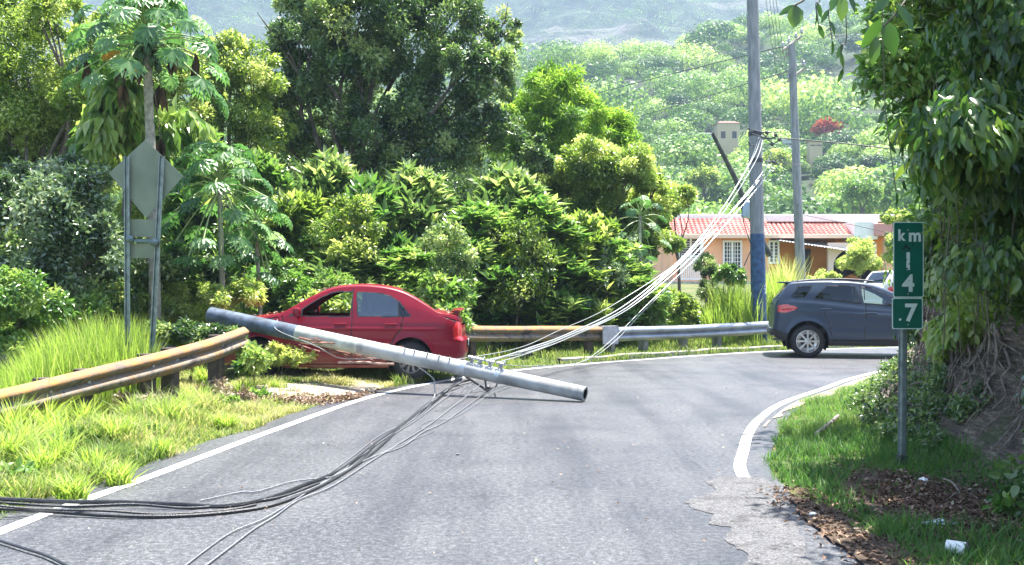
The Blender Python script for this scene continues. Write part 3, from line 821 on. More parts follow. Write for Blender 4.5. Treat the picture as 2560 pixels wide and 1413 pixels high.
# lower broadleaf shrubs closing the hedge behind the rail
for (x, yt, d, hw, n, sz, st, m, bt, lab) in [
    (700,655,19.6,90,9000,.12,'broad',M_mid,.55,'low green bush behind the red car windscreen'),
    (1110,690,19.0,60,6000,.14,'broad',M_mid,.75,'bright green bush touching the red car boot spoiler'),
    (1230,690,23.0,90,8000,.14,'hang',M_dark,.5,'dark drooping bush behind the left half of the rusty far rail'),
    (1380,680,23.2,95,9000,.14,'hang',M_mid,.5,'green drooping bush behind the right half of the rusty far rail'),
    (1500,690,23.8,80,8000,.13,'broad',M_mid,.6,'leafy bush behind the grey plate that joins the two rails'),
    (1610,705,24.6,75,7000,.13,'broad',M_mid,.72,'bright bush left of the narrow dark cypress'),
    (1690,730,25.2,60,6000,.12,'broad',M_yellow,.6,'pale bush below the white balcony railing'),
    (1160,560,22.8,110,9000,.14,'hang',M_dark,.45,'dark bush filling the gap above the red car tail'),
    (840,690,18.9,110,12000,.11,'broad',M_mid,.95,'bright bush seen through the red car windows'),
    (1400,590,24.4,110,9000,.13,'broad',M_dark,.5,'dark shaded bush in the middle of the hedge'),
    (640,520,21.5,110,9000,.13,'broad',M_dark,.5,'dark bush behind the pale papaya leaves'),
    (480,640,18.8,110,9000,.12,'broad',M_dark,.45,'dark bush right of the sign posts')]:
    kk = d/2560; yb = 830
    hh = (yb-yt)/2
    B = [(x,yt+hh*.7,hw*.8,hh*.7),(x-hw*.5,yt+hh*1.1,hw*.6,hh*.6),(x+hw*.5,yt+hh*1.0,hw*.6,hh*.6),(x,yt+hh*1.5,hw*.9,hh*.55)]
    tree('leafy_shrub', lab, 'shrub', d, x, B, n, sz, st, m, r0=.04, base_t=bt, clump=.38, aspect=.42 if st == 'broad' else .3)

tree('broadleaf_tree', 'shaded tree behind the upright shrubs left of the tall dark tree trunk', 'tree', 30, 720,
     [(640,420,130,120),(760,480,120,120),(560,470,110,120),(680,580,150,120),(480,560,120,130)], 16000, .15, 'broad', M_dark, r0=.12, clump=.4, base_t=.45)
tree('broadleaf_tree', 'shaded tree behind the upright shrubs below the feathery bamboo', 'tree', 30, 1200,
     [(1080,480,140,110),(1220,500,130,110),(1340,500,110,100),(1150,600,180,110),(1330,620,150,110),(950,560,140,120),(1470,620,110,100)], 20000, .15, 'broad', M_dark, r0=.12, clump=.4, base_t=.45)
tree('leafy_shrub', 'dense dark bush behind the tall grass at the left edge', 'shrub', 17.5, 120,
     [(40,640,130,110),(180,690,130,100),(300,650,100,110),(-30,740,110,90),(130,780,130,80),(300,770,110,80),(400,700,90,110)], 15000, .12, 'broad', M_dark, r0=.06, clump=.38, base_t=.5)
tree('broadleaf_tree', 'yellow green tree behind the papaya trunk', 'tree', 24, 380,
     [(330,160,120,120),(430,330,110,120),(350,440,120,120),(250,180,90,110),(440,200,80,70),(400,540,110,110)], 26000, .11, 'broad', M_yellow, r0=.1, clump=.3, base_t=.6)

# broad round-leaf scrub left of the car and the vine over the wreck
tree('vine_thicket', 'sunlit thicket of small leaved vines between the sign posts and the red car bonnet', 'shrub', 17.2, 520,
     [(470,740,90,34),(570,745,80,34),(620,738,45,36),(400,770,50,40),(500,790,110,40),(330,745,60,40)], 17000, .075, 'broad', M_yellow, r0=.03, clump=.35, base_t=.72, foliage='foliage')
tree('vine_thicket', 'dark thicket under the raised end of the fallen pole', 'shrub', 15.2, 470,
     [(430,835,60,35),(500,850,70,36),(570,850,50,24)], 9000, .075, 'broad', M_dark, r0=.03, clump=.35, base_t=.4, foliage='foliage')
tree('leafy_shrub', 'leafy green weed at the broken end of the left guardrail', 'shrub', 14.3, 640,
     [(628,880,16,20),(636,902,26,20),(612,898,18,22),(655,900,18,18),(640,922,28,14),(620,915,26,18)], 3800, .085, 'broad', M_mid, r0=.02, clump=.4, base_t=.85)
tree('leafy_shrub', 'pale cream leaved bush against the red car front wheel', 'shrub', 15.55, 700,
     [(690,880,24,20),(725,882,28,18),(760,893,24,16),(720,903,36,14),(668,897,24,20)], 3000, .07, 'broad', M_yellow, r0=.015, clump=.4, base_t=1.0)

for (x, y, d, w_, n, sz, m, bt, lab) in [(880,540,20.3,55,7000,.09,M_yellow,.45,'small leaved lighter shrub in front of the upright shrubs above the red car roof'),(1110,610,20.2,60,7000,.085,M_dark,.7,'small leaved grey green shrub above the red car boot'),
    (1290,600,21.9,70,8000,.09,M_yellow,.35,'fine leaved shrub overgrowing the hedge above the rusty far rail'),(1470,650,23.2,60,7000,.09,M_glossy,.6,'glossy small leaved shrub above the rail joint'),(760,560,20.2,60,7000,.085,M_mid,.75,'fine bright shrub above the red car windscreen')]:
    tree('leafy_shrub', lab, 'shrub', d, x, [(x,y,w_,w_*.9),(x-w_*.6,y+w_*.9,w_*.9,w_*.8),(x+w_*.6,y+w_*.8,w_*.9,w_*.9),(x,y+w_*1.8,w_*1.2,w_)], n, sz, 'broad', m, r0=.04, base_t=bt, clump=.36)
for i, (x, y, s_, lab) in enumerate([(90,1120,.10,'broad leaved weed below the left end of the rusty rail'),(210,1135,.09,'broad leaved weed in the middle of the left verge'),(360,1110,.09,'broad leaved weed right of the first rail posts'),(480,1060,.08,'broad leaved weed under the right half of the rail'),(560,1030,.08,'broad leaved weed between rail and dirt patch'),(40,1220,.09,'broad leaved weed nearest the cables at the left edge'),(640,1005,.07,'broad leaved weed at the corner of the dirt patch')]):
    c = G(x, y); c[2] = float(zg(c[0], c[1])); root = thing('verge_weed', lab, 'weed', tuple(c), 0, 'broad leaved weeds on the left verge')
    crown([(c+np.array([0,0,s_*.7]), (s_*1.5, s_*1.2, s_*.8)), (c+np.array([s_,.05,s_*.5]), (s_, s_, s_*.6))], 420, .075, 'broad', clump=.5, aspect=.55, base_t=.6).build('foliage', M_mid, root)
    MB().tube([c, c+np.array([.01,0,s_])], .005, 5).build('stem', m_bark, root)

# beyond the grey rail
tree('cypress', 'narrow dark green cypress between the hedge and the bright reeds', 'tree', 27, 1768,
     [(1768,680,28,40),(1768,740,34,50),(1770,800,34,40),(1764,650,16,22)], 13000, .075, 'fine', M_dark, r0=.06, base_t=.3, aspect=.25)
tree('leafy_shrub', 'round yellow flowering shrub in front of the house porch', 'shrub', 44, 2152,
     [(2150,640,40,40),(2130,660,34,30),(2175,665,30,34),(2150,610,24,18)], 9000, .12, 'broad', M_yellow, r0=.06, base_t=.85)
tree('leafy_shrub', 'low yellow shrub below the orange wall of the house', 'shrub', 46, 2070, [(2065,695,36,14),(2040,700,24,12)], 3500, .10, 'broad', M_yellow, r0=.04, base_t=.9)
tree('leafy_shrub', 'shrub with reddish tips between the house and the kilometre sign', 'shrub', 40, 2230,
     [(2235,545,28,24),(2270,560,30,30),(2255,600,30,40),(2230,640,20,40)], 6000, .12, 'broad', M_yellow, r0=.05, base_t=.7)
tree('leafy_shrub', 'green bush at the foot of the dark cypress', 'shrub', 26, 1830, [(1815,690,24,40),(1840,700,20,34)], 3800, .09, 'broad', M_mid, r0=.04, base_t=.6)

# ---- grass
def blades(lb_parts, X, Y, Zb, H, W, tint, lean=.35, wind=(0, 0)):
    n = len(X); C = np.stack([X, Y, Zb], 1)
    az = rng.random(n)*6.283; ln = lean*(.3+rng.random(n))
    dx = np.cos(az)*ln+wind[0]; dy = np.sin(az)*ln+wind[1]
    sx = -np.sin(az+rng.normal(size=n)*.6); sy = np.cos(az)
    pts = []
    for t, w in ((0, 1), (.4, .85), (.75, .5), (1, 0)):
        c = C+np.stack([dx*H*t*t, dy*H*t*t, H*t*(1-.22*ln*t)], 1)
        s_ = np.stack([sx, sy, np.zeros(n)], 1)*(W*w*.5)[:, None]
        if w > 0: pts += [c-s_, c+s_]
        else: pts.append(c)
    V = np.stack(pts, 1)
    T_ = np.array([(0,1,3),(0,3,2),(2,3,5),(2,5,4),(4,5,6)])
    lb_parts.P.append((V.reshape(-1, 3), (np.arange(n)[:, None, None]*7+T_[None]).reshape(-1, 3), np.repeat(tint, 7)))

def scatter_band(n, x0, x1, y0, y1, cond):
    n = int(n*Q); xs = rng.uniform(x0, x1, n); ys = rng.uniform(y0, y1, n)
    m = cond(xs, ys); return xs[m], ys[m]

# short and medium grass of the left and far verge
def in_view(x, y, m=.4): return np.abs(x) < y*.5+m+.2
def cl(x, y):
    d = dist_line(L_EDGE, x, y)
    dens = .6+.8*vnoise(x*1.3, y*1.3, 4)
    road_gap = (d > .30+.08*vnoise(x*3, y*3, 0))
    bare = ((x+2.85)/1.5)**2+((y-14.2)/1.0)**2 < 1
    return road_gap & (d < 4.5) & in_view(x, y) & (rng.random(len(x)) < dens+.35) & ~(bare & (rng.random(len(x)) < .93))
g = LB()
xs, ys = scatter_band(230000, -7.5, -1.5, 5.4, 18, cl)
dl = dist_line(L_EDGE, xs, ys); h = (.07+.12*rng.random(len(xs))+.16*smooth01((dl-.4)/.8)*(1-smooth01((dl-1.3)/.7))*rng.random(len(xs)))*(1+.9*vnoise(xs*2.3, ys*2.3, 8))*np.where(ys > 12.8, .6, 1)
dry = .35*(vnoise(xs*.9+4, ys*.9, 3) > .15)+.18*(ys > 12.5)+.35*smooth01((dl-1.3)/.6)*(rng.random(len(xs)) < .7)
blades(g, xs, ys, zg(xs, ys)-.01, h, .008+.008*rng.random(len(xs)), np.clip(.36+dry+.24*rng.normal(size=len(xs))+.22*vnoise(xs*1.4, ys*1.4, 12), 0, 1), .8)
g.build('verge_grass', M_verge); tag(bpy.data.objects['verge_grass'], 'short yellow green grass on the left verge beside the road', 'grass', kind='stuff')
g = LB()
def cf(x, y):
    d = dist_line(L_EDGE, x, y); return (d > .18) & (d < 3.2) & in_view(x, y) & (rng.random(len(x)) < .75+.5*vnoise(x*1.1, y*1.1, 2))
xs, ys = scatter_band(110000, -1.8, 13, 15.5, 28, cf)
dl = dist_line(L_EDGE, xs, ys)
h = (.07+.12*rng.random(len(xs)))*(1+.6*vnoise(xs*1.7, ys*1.7, 8))+.16*smooth01((dl-1)/1.2)*rng.random(len(xs))
blades(g, xs, ys, zg(xs, ys)-.01, h, .012+.010*rng.random(len(xs)), np.clip(.5+.2*rng.normal(size=len(xs)), 0, 1), .6)
o = g.build('far_verge_grass', M_verge); o.name = 'verge_grass'; tag(o, 'yellow green grass below the far guardrail on the outside of the bend', 'grass', kind='stuff')
# tall grass behind and in front of the left rail
g = LB()
def ct(x, y):
    px = 1280+x/y*2560
    rd = np.interp(px, [-90, 0, 140, 300, 430], [10.2, 10.6, 11.3, 12.1, 12.9])
    return (px < 395) & (px > -60) & (y > rd+.22) & (y < rd+2.1) & (rng.random(len(x)) < .6+.6*vnoise(x*2.2, y*2.2, 1))
xs, ys = scatter_band(75000, -8, -3.8, 10.4, 15, ct)
px = 1280+xs/ys*2560
htop = np.interp(px, [-60, 60, 120, 200, 300, 360, 400], [.80,.90,1.2,1.3,1.28,1.2,.6])
h = htop*(.55+.45*rng.random(len(xs)))
blades(g, xs, ys, zg(xs, ys)-.02, h, .013+.010*rng.random(len(xs)), np.clip(.55+.18*rng.normal(size=len(xs)), 0, 1), .28, (-.03, 0))
o = g.build('tall_grass', M_grass); tag(o, 'tall bright green grass behind the left guardrail', 'grass', kind='stuff')
# tufts in front of the left rail: countable clumps
tufts = [(60,1060,.62,'left most long bladed grass tuft drooping over the rusty rail'),(150,1110,.45,'grass tuft below the left rail, second from the picture edge'),(290,1130,.40,'grass tuft in front of the first dark rail post'),(450,1060,.36,'grass tuft between the second and third rail post'),(515,985,.46,'tall thin grass tuft just right of the last rail post'),
         (230,1190,.30,'small grass tuft close to the road on the left verge'),(100,1200,.34,'spreading grass tuft nearest the black cables'),(690,985,.20,'small tuft at the edge of the bare dirt'),(20,1180,.38,'grass tuft cut by the left picture edge'),(400,1140,.24,'low tuft beside the half buried kerb'),(340,1070,.42,'broad bright tuft between the first and second rail post'),(560,1075,.26,'tuft at the road edge below the torn rail end'),(610,1000,.32,'tuft left of the bare dirt patch'),(180,1250,.26,'tuft touching the white line above the black cables'),(300,1210,.24,'flat spreading tuft near the left road edge'),(30,1095,.60,'tall tuft covering the rusty rail at the left edge'),(110,1075,.58,'tall arching tuft over the rail just right of the picture edge'),(215,1060,.50,'long bladed tuft in front of the left dark post'),(345,1035,.40,'tuft at the foot of the middle post'),(420,1085,.40,'upright tuft below the middle of the rail'),(490,1030,.42,'pale tuft beside the last post'),(150,1180,.42,'large arching tuft in the middle of the left verge'),(60,1150,.45,'second large arching tuft from the picture edge')]
for i, (x, y, H, lab) in enumerate(tufts):
    c = G(x, y); n = int(230*Q); g = LB()
    r_ = rng.random(n)**.7*.10; a = rng.random(n)*6.28
    xs = c[0]+r_*np.cos(a); ys = c[1]+r_*np.sin(a)
    blades(g, xs, ys, zg(xs, ys)-.02, H*(.5+.6*rng.random(n)), .010+.008*rng.random(n), np.clip(.6+.15*rng.normal(size=n), 0, 1), .75)
    root = g.build('grass_tuft', M_grass); tag(root, lab, 'grass tuft', 'long bladed grass tufts on the left verge')
# reeds beyond the grey rail
for i, (x, yt, d, hw, n, lab, tn) in enumerate([(1830,690,26.0,42,900,'bright green clump of tall reeds left of the blue painted pole',.55),(1865,720,25.6,20,500,'short reeds touching the left side of the blue painted pole',.6),(1790,745,25.5,35,500,'lower reeds right of the dark cypress foot',.45),
        (1935,660,27.5,32,800,'tall reeds in the gap between the blue pole and the grey car',.6),(1960,620,30,26,420,'dry orange tinted reeds behind the grey car tailgate',.98),(1640,740,25.2,50,600,'loose reeds behind the grey guardrail near its left end',.5)]):
    kk = d/2560; cx = (x-1280)*kk; n = int(n*Q)
    xs = cx+rng.normal(size=n)*hw*kk*.5; ys = d+rng.normal(size=n)*.35
    H = CAM_H-(yt-706.5)*kk-zg(xs, ys)
    g = LB(); blades(g, xs, ys, zg(xs, ys)-.05, H*(.6+.45*rng.random(n)), .022+.012*rng.random(n), np.clip(tn+.15*rng.normal(size=n), 0, 1), .30)
    tag(g.build('reed_clump', M_grass), lab, 'reeds', 'reed clumps beyond the far guardrail')

# right hand grass, with shade put into its blade colour
g = LB()
def cr_(x, y):
    d = -dist_line(R_EDGE, x, y); f = dist_line(FOOT, x, y)
    soil = ((x-2.95)/.5)**2+((y-7.3)/1.0)**2 < 1
    return (d > np.where(y < 7.8, .42, .27)+.10*vnoise(x*4, y*4, 1)) & (f > -.35) & in_view(x, y) & ~(soil & (rng.random(len(x)) < .92)) & (rng.random(len(x)) < .8+.4*vnoise(x*2, y*2, 6))
xs, ys = scatter_band(210000, 1.6, 8.5, 4.9, 18.5, cr_)
fo = -dist_line(FOOT, xs, ys)
zz = zg(xs, ys)+np.where(fo > 0, np.interp(fo, prof[:, 0], prof[:, 1]), 0)
h = (.05+.10*rng.random(len(xs)))*(1+.5*vnoise(xs*2.5, ys*2.5, 3))
blades(g, xs, ys, zz-.015, h, .006+.006*rng.random(len(xs)), np.clip(.45+.2*rng.normal(size=len(xs))+.25*(ys > 10.5), 0, 1), .75)  # tint lifted on the far lawn, where the shade ends
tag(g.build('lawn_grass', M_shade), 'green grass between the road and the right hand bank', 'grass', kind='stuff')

# ---- leaf litter
def litter(name, label, pts, size=.05, t=.5, parent=None, z=.012):
    n = len(pts); lb = LB()
    D = rng.normal(size=(n, 3)); D[:, 2] *= .25; Nn = np.array([0, 0, 1.0])+rng.normal(size=(n, 3))*.35
    L_ = size*(.5+rng.random(n)); lb.add(pts+np.array([0, 0, z]), D, Nn, L_, L_*.55, np.clip(t+.28*rng.normal(size=n), 0, 1), 0, .2, .3)
    return tag(lb.build(name, M_litter, parent), label, 'fallen leaves' if parent is None else None, kind='stuff' if parent is None else None)
n = int(2600*Q); a = rng.random(n)*6.28; r_ = np.abs(rng.normal(size=n))*.6
xs = -2.25+1.35*r_*np.cos(a)*.9; ys = 13.9+r_*np.sin(a)*.6+(xs+2.25)*.55
m = dist_line(L_EDGE, xs, ys) > .12; xs, ys = xs[m], ys[m]
litter('leaf_litter', 'dry reddish leaves scattered on the dirt below the red car', np.stack([xs, ys, zg(xs, ys)+.02], 1), .055, .45)
n = int(4200*Q); xs = rng.normal(size=n)*.24+3.0; ys = rng.normal(size=n)*.5+7.2
xs2 = rng.normal(size=n//2)*.12+2.1; xs2 = xs2[:n//4]; ys2 = rng.uniform(4.9, 7.8, n//4); xs = np.r_[xs, xs2]; ys = np.r_[ys, ys2]
fo = -dist_line(FOOT, xs, ys); zz = zg(xs, ys)+np.where(fo > 0, np.interp(fo, prof[:, 0], prof[:, 1]), 0)
litter('leaf_litter', 'brown dead leaves at the foot of the bank and along the right road edge', np.stack([xs, ys, zz+.03], 1), .036, .26)
n = int(260); xs = rng.uniform(-3.0, 4, n); ys = rng.uniform(5.5, 17, n)
m = (dist_line(L_EDGE, xs, ys) < -.05) & (dist_line(R_EDGE, xs, ys) > 0)
litter('road_crumb', 'tiny pale chips and leaf bits strewn on the asphalt', np.stack([xs[m], ys[m], xs[m]*0+.004], 1), .022, .8)

# ---- things growing on the bank
def on_bank(i, j):
    return np.array([BX2[i, j], BY2[i, j], BZ2[i, j]])
def foot_index(y): return int(np.argmin(np.abs(FOOT[:90*3//2, 1]-y))) if y < 17 else int(np.argmin(np.abs(FOOT[:, 1]-y)))
fi = {y: int(np.argmin(np.abs(FOOT[:, 1]-y)+(FOOT[:, 0] > 9)*9)) for y in range(3, 19)}
def bank_xy(y, z):
    i = int(np.argmin(np.abs(FOOT[:, 1]-y)+(FOOT[:, 0] > 9)*9)); j = int(np.argmin(np.abs(ph-z)))
    return np.array([BX2[i, j], BY2[i, j], BZ2[i, j]])

m_root = mat('pale_roots', (.20,.16,.13), .85, var=.45, scale=18, bump=.7, bscale=60)
rootmb = MB()
for i in range(150):
    y = random.uniform(6.8, 15.5); z1 = random.uniform(1.0, 2.0); z0 = random.uniform(.2, .7); dy = random.uniform(-.9, -.2)
    pts = []
    for t_ in np.linspace(0, 1, 9):
        q = bank_xy(y+dy*t_, z1+(z0-z1)*t_); q = q+np.array([-.03-.03*random.random(), random.uniform(-.04, .04), random.uniform(-.02, .02)]); pts.append(q)
    r_ = random.uniform(.006, .022)
    pts = spline(pts, 2)
    rootmb.tube(pts, [r_*(1-.7*k_/(len(pts)-1)) for k_ in range(len(pts))], 5)


tag(rootmb.build('root_tangle', m_root, smooth=True), 'tangle of thin exposed roots hanging down the earth bank', 'roots', kind='stuff')

def bank_cover(name, label, ys_, zs, n, size, m, style='hang', asp=.45, out=.18, bt=.5, detail=1, rad=.28, group=None, cat='shrub', ny=7):
    B = []
    for i in range(ny):
        y = random.uniform(*ys_); z = random.uniform(*zs); q = bank_xy(y, min(z, 4.2)); q[2] = max(q[2], z) if z > 4.2 else q[2]
        q[0] -= out; r_ = rad*random.uniform(.8, 1.3); B.append((q, (r_, r_, r_*1.1)))
    c0 = np.mean([b[0] for b in B], 0)
    root = thing(name, label, cat, tuple(bank_xy(c0[1], max(.2, zs[0]-.2))), 0, group)
    crown(B, n, size, style, clump=.5, aspect=asp, base_t=bt, detail=detail, droop=.25).build('foliage', m, root)
    mb = MB(); b0 = np.array(root.location)
    for b in B: mb.tube(spline([b0, (b0+b[0])/2+np.array([-.05, 0, .1]), b[0]], 4), .012, 5)
    mb.build('stem', m_bark, root)
    return root
bank_cover('creeping_plant', 'dark small leaved creeper low on the bank at the right picture edge', (5.6,7.2), (.2,.8), 5200, .075, M_dark, 'broad', .6, .06, .55, rad=.26, ny=9)
bank_cover('creeping_plant', 'green small leaved plant beside the blue plastic bag', (6.3,6.9), (.05,.25), 1500, .06, M_mid, 'broad', .6, .10, .6, rad=.14, ny=4)
bank_cover('creeping_plant', 'leafy creeper with grey leaves midway up the bank right of the roots', (6.6,8.4), (.7,1.3), 4200, .07, M_glossy, 'broad', .5, .06, .35, rad=.24, ny=7)
bank_cover('bank_shrub', 'bright yellow green weed hanging just right of the kilometre sign post', (9.6,10.6), (.9,1.4), 2400, .12, M_mid, 'hang', .5, .16, .85, rad=.20, ny=6)
bank_cover('bank_shrub', 'shrub whose leaves overlap the right edge of the kilometre sign', (8.8,9.6), (1.6,2.1), 2200, .11, M_mid, 'hang', .5, .35, .7, rad=.16, ny=6)
bank_cover('bank_shrub', 'dense dark shrub on the bank right of the kilometre sign', (9.0,13.0), (1.6,2.5), 16000, .08, M_dark, 'hang', .45, .18, .5, rad=.36, ny=16)
bank_cover('bank_shrub', 'sparse scrub on the far nose of the bank beside the bend', (12.2,15.8), (.9,2.0), 9000, .09, M_dark, 'hang', .45, .0, .55, rad=.30, ny=14)
bank_cover('bank_shrub', 'low weedy plants along the foot of the bank behind the sign post', (9.0,14.8), (.04,.62), 16000, .045, M_dark, 'broad', .5, .0, .45, rad=.15, ny=60)
bank_cover('bank_shrub', 'dark shrub with mixed leaves over the roots at the right', (6.2,8.6), (2.1,2.8), 9000, .10, M_dark, 'hang', .45, .22, .5, rad=.36, ny=12)

# overhanging branches with large leaves, above and in front
def branch_tree(name, label, base, segs, n, size, m, asp, bt, style='hang', rad=.35, detail=1, clump=.5, rr0=.05, spread=.25, leaf_n=None):
    root = thing(name, label, 'tree', tuple(base), 0)
    mb = MB(); B = []
    for s_ in segs:
        pts = spline([base]+[np.array(q) for q in s_], 6)
        mb.tube(pts, [rr0*(1-.85*k_/(len(pts)-1)) for k_ in range(len(pts))], 7)
        for q in s_:
            q = np.array(q, float); r_ = rad*random.uniform(.8, 1.2); B.append((q, (r_, r_, r_*.95)))
    mb.build('trunk', m_bark, root, smooth=True)
    crown(B, n, size, style, clump=clump, aspect=asp, base_t=bt, detail=detail, droop=.28, spread=spread).build('crown', m, root)
    return root
bA = bank_xy(8.2, 3.2); bB = bank_xy(11, 3.4); bC = bank_xy(6.2, 3.0)
branch_tree('overhanging_tree', 'tree with drooping olive leaves overhanging the bend at the top right', bB,
    [[P(2480,120,9.6),P(2380,150,9.2),P(2260,170,8.9)],[P(2450,260,9.5),P(2340,290,9.2)],[P(2480,400,9.6),P(2360,440,9.4)],[P(2430,30,9.4),P(2300,40,9.0)],[P(2500,540,10),P(2400,560,9.8)],[P(2420,640,10.2),P(2370,700,10.2)],[P(2520,-60,9.2),P(2380,-60,9)]],
    30000, .085, M_mid, .42, .45, rad=.36, style='broad')
branch_tree('overhanging_tree', 'dark large leaved tree filling the right picture edge', bA,
    [[P(2560,240,7.2),P(2480,260,6.9)],[P(2570,420,7.2),P(2470,450,7.0)],[P(2570,100,7.0),P(2470,90,6.8)],[P(2580,640,7.4),P(2510,660,7.3)],[P(2560,-80,7),P(2440,-60,6.8)]],
    7200, .092, M_big, .38, .50, rad=.33)
branch_tree('overhanging_tree', 'small leaved lighter tree growing through the dark foliage at the right edge', bA,
    [[P(2530,180,7.6),P(2440,200,7.4)],[P(2560,520,7.8),P(2490,560,7.7)],[P(2500,-20,7.6),P(2380,0,7.4)],[P(2560,380,7.9),P(2500,330,7.7)],[P(2580,700,7.9),P(2520,740,7.9)]],
    17000, .062, M_yellow, .45, .10, rad=.32, style='broad', rr0=.03)
branch_tree('overhanging_tree', 'tree with long drooping leaves in front of the dark foliage right of the sign', bA,
    [[P(2420,300,6.6),P(2350,340,6.4)],[P(2400,420,6.7),P(2340,420,6.5)],[P(2520,330,6.4),P(2440,360,6.3)]],
    1500, .125, M_big, .34, .55, rad=.22, rr0=.02)
branch_tree('overhanging_tree', 'high canopy above the picture, added to shade the right hand grass', bank_xy(12, 3.4),
    [[np.array([5.2,10.2,5.6]),np.array([4.4,9.2,5.8]),np.array([3.8,8.2,5.6])],[np.array([5.4,11.5,6.2]),np.array([4.7,11.0,6.2])],[np.array([5.0,8.6,5.4]),np.array([4.2,7.2,5.2]),np.array([3.5,6.3,4.9])],[np.array([4.6,6.4,4.9]),np.array([3.9,5.4,4.7])]],
    9000, .17, M_dark, .42, .45, style='broad', rad=.85, detail=0, rr0=.12)  # unseen crown, added to cast shade on the lawn below
# single near sprays at the very top
m_twig = mat('thin_green_twig', (.09,.08,.05), .7)
def spray(name, label, anchor, path, leaves_, m):
    root = thing(name, label, 'branch', tuple(anchor)); mb = MB().tube(spline([anchor]+path, 6), .006, 5); mb.build('twig', m_twig, root)
    lb = LB()
    for (x, y, d, dx, dz, L_, asp, t_) in leaves_:
        c = P(x, y, d); D = np.array([[dx, rng.normal()*.15, dz]]); lb.add(c[None], D, np.array([[rng.normal()*.5, -1, .25]]), L_, L_*asp, t_, 1, .12, .12)
    lb.build('leaves', m, root); return root
spray('leafy_twig', 'leafy twig with four large oval leaves hanging at the left edge of the overhanging foliage', P(2300,-60,5.6), [P(2250,20,5.5), P(2205,70,5.5)],
    [(2205,45,5.5,-.55,-.9,.19,.42,.4),(2210,48,5.5,.35,-1,.21,.5,.35),(2190,90,5.5,-.1,-1,.16,.42,.5),(2240,10,5.5,.5,-.8,.17,.4,.3),(2225,-10,5.5,-.7,-.6,.15,.4,.3)], M_big)
spray('leafy_twig', 'dark rounded leaf pair dangling between the two utility poles at the top', P(2060,-80,5.2), [P(2020,-10,5.2), P(1985,15,5.2)],
    [(1990,12,5.2,-.1,-1,.12,.75,.7),(1990,12,5.2,-.9,-.5,.10,.35,.2),(1985,12,5.2,.3,-1,.09,.5,.2)], M_big)
spray('leafy_twig', 'dark leaf cluster hanging from the top edge left of the overhanging foliage', P(2130,-120,5.0), [P(2115,-60,5.0), P(2105,-5,5.0)],
    [(2105,-12,5.0,.0,-1,.13,.5,.7),(2095,-20,5.0,-.4,-1,.10,.45,.3),(2118,-20,5.0,.4,-1,.11,.4,.1)], M_big)
for (x0, y0, x1, y1, d, lab) in [(2205,120,2240,480,5.7,'long thin vine hanging down to the kilometre sign'),(2075,-40,2080,100,5.3,'short bare vine between the far pole and the foliage'),(2045,-40,2046,60,5.3,'shortest bare vine beside the far pole top'),(2110,60,2108,170,5.4,'vine ending in one dark leaf')]:
    pts = spline([P(x0, y0-120, d), P(x0+6, (y0*.7+y1*.3), d), P((x0+x1)/2-6, (y0+y1)/2, d), P(x1, y1, d)], 6)
    o = thing('hanging_vine', lab, 'vine', tuple(pts[0]), 0, 'thin vines hanging from the overhanging trees')
    MB().tube(pts, .003, 4).build('stem', m_twig, o)
    lb = LB(); e = pts[-1]
    for j in range(3): lb.add((pts[-1-j*4])[None], np.array([[rng.normal()*.4, 0, -1]]), np.array([[rng.normal()*.8, -1, 0]]), .085, .028, .2, 1)
    lb.build('leaves', M_big, o)

vm = MB()
for i in range(60):
    x = random.uniform(2330, 2600); y0 = random.uniform(120, 620); y1 = y0+random.uniform(120, 330); d_ = random.uniform(7.2, 8.3); dx = random.uniform(-25, 25)
    vm.tube(spline([P(x, y0, d_), P(x+dx*.3, y0*.6+y1*.4, d_-.05), P(x+dx, y1, d_)], 3), random.uniform(.0025, .006), 4)
tag(vm.build('vine_curtain', m_twig), 'curtain of thin bare vines hanging in front of the bank', 'vines', kind='stuff')
tree('leafy_shrub', 'green weeds at the left picture edge just above the rusty rail', 'shrub', 13.9, 10, [(-20,850,60,50),(40,870,50,35),(-60,800,60,60)], 6000, .08, 'broad', M_mid, r0=.02, clump=.4, base_t=.7)
# dry weeds below and around the left rail
tree('dry_weed', 'brownish dry weed between the left rail and the bare dirt', 'weed', 13.2, 560, [(540,985,50,26),(600,1000,40,20),(500,1005,40,20)], 2600, .05, 'broad', M_litter, r0=.008, clump=.5, base_t=.75)
tree('dry_weed', 'brownish dry weed under the middle of the left rail', 'weed', 12.2, 350, [(330,1010,50,22),(390,1000,36,20)], 1800, .05, 'broad', M_litter, r0=.008, clump=.5, base_t=.7)

# ---- far wooded hillside
def forest(name, label, pts, rad, nq, m, base_t=.5, squash=.75, lift=.55):
    n = len(pts); nq = int(nq)
    ci = np.repeat(np.arange(n), nq); N_ = n*nq
    d = rdir(N_); d[:, 2] = np.abs(d[:, 2])*1.05-.18; d = unit(d)
    # lumps: each tree gets several sub-domes
    K = 13; sub_ = unit(np.concatenate([rng.normal(size=(n, K, 2)), np.abs(rng.normal(size=(n, K, 1)))*.9], 2))*.5
    si = rng.integers(0, K, N_); sc_ = sub_[ci, si]
    r_ = rad[ci]
    pos = pts[ci]+(sc_+d*(.50*(.75+.35*rng.random((N_, 1)))))*r_[:, None]*np.array([1, 1, squash])+np.array([0, 0, 1])*(r_*lift)[:, None]
    Nn = unit(d+rng.normal(size=(N_, 3))*.35); D = unit(np.cross(Nn, rng.normal(size=(N_, 3))))
    L_ = .045*r_*(.5+rng.random(N_))+.13
    lb = LB(); tt = rng.normal(size=n)*.28
    st_ = rng.normal(size=(n, K))*.08
    lb.add(pos, D, Nn, L_*1.5, L_, base_t+tt[ci]+st_[ci, si]+rng.normal(size=N_)*.10, 0, .05, .1)
    return tag(lb.build(name, m), label, 'trees', kind='stuff')
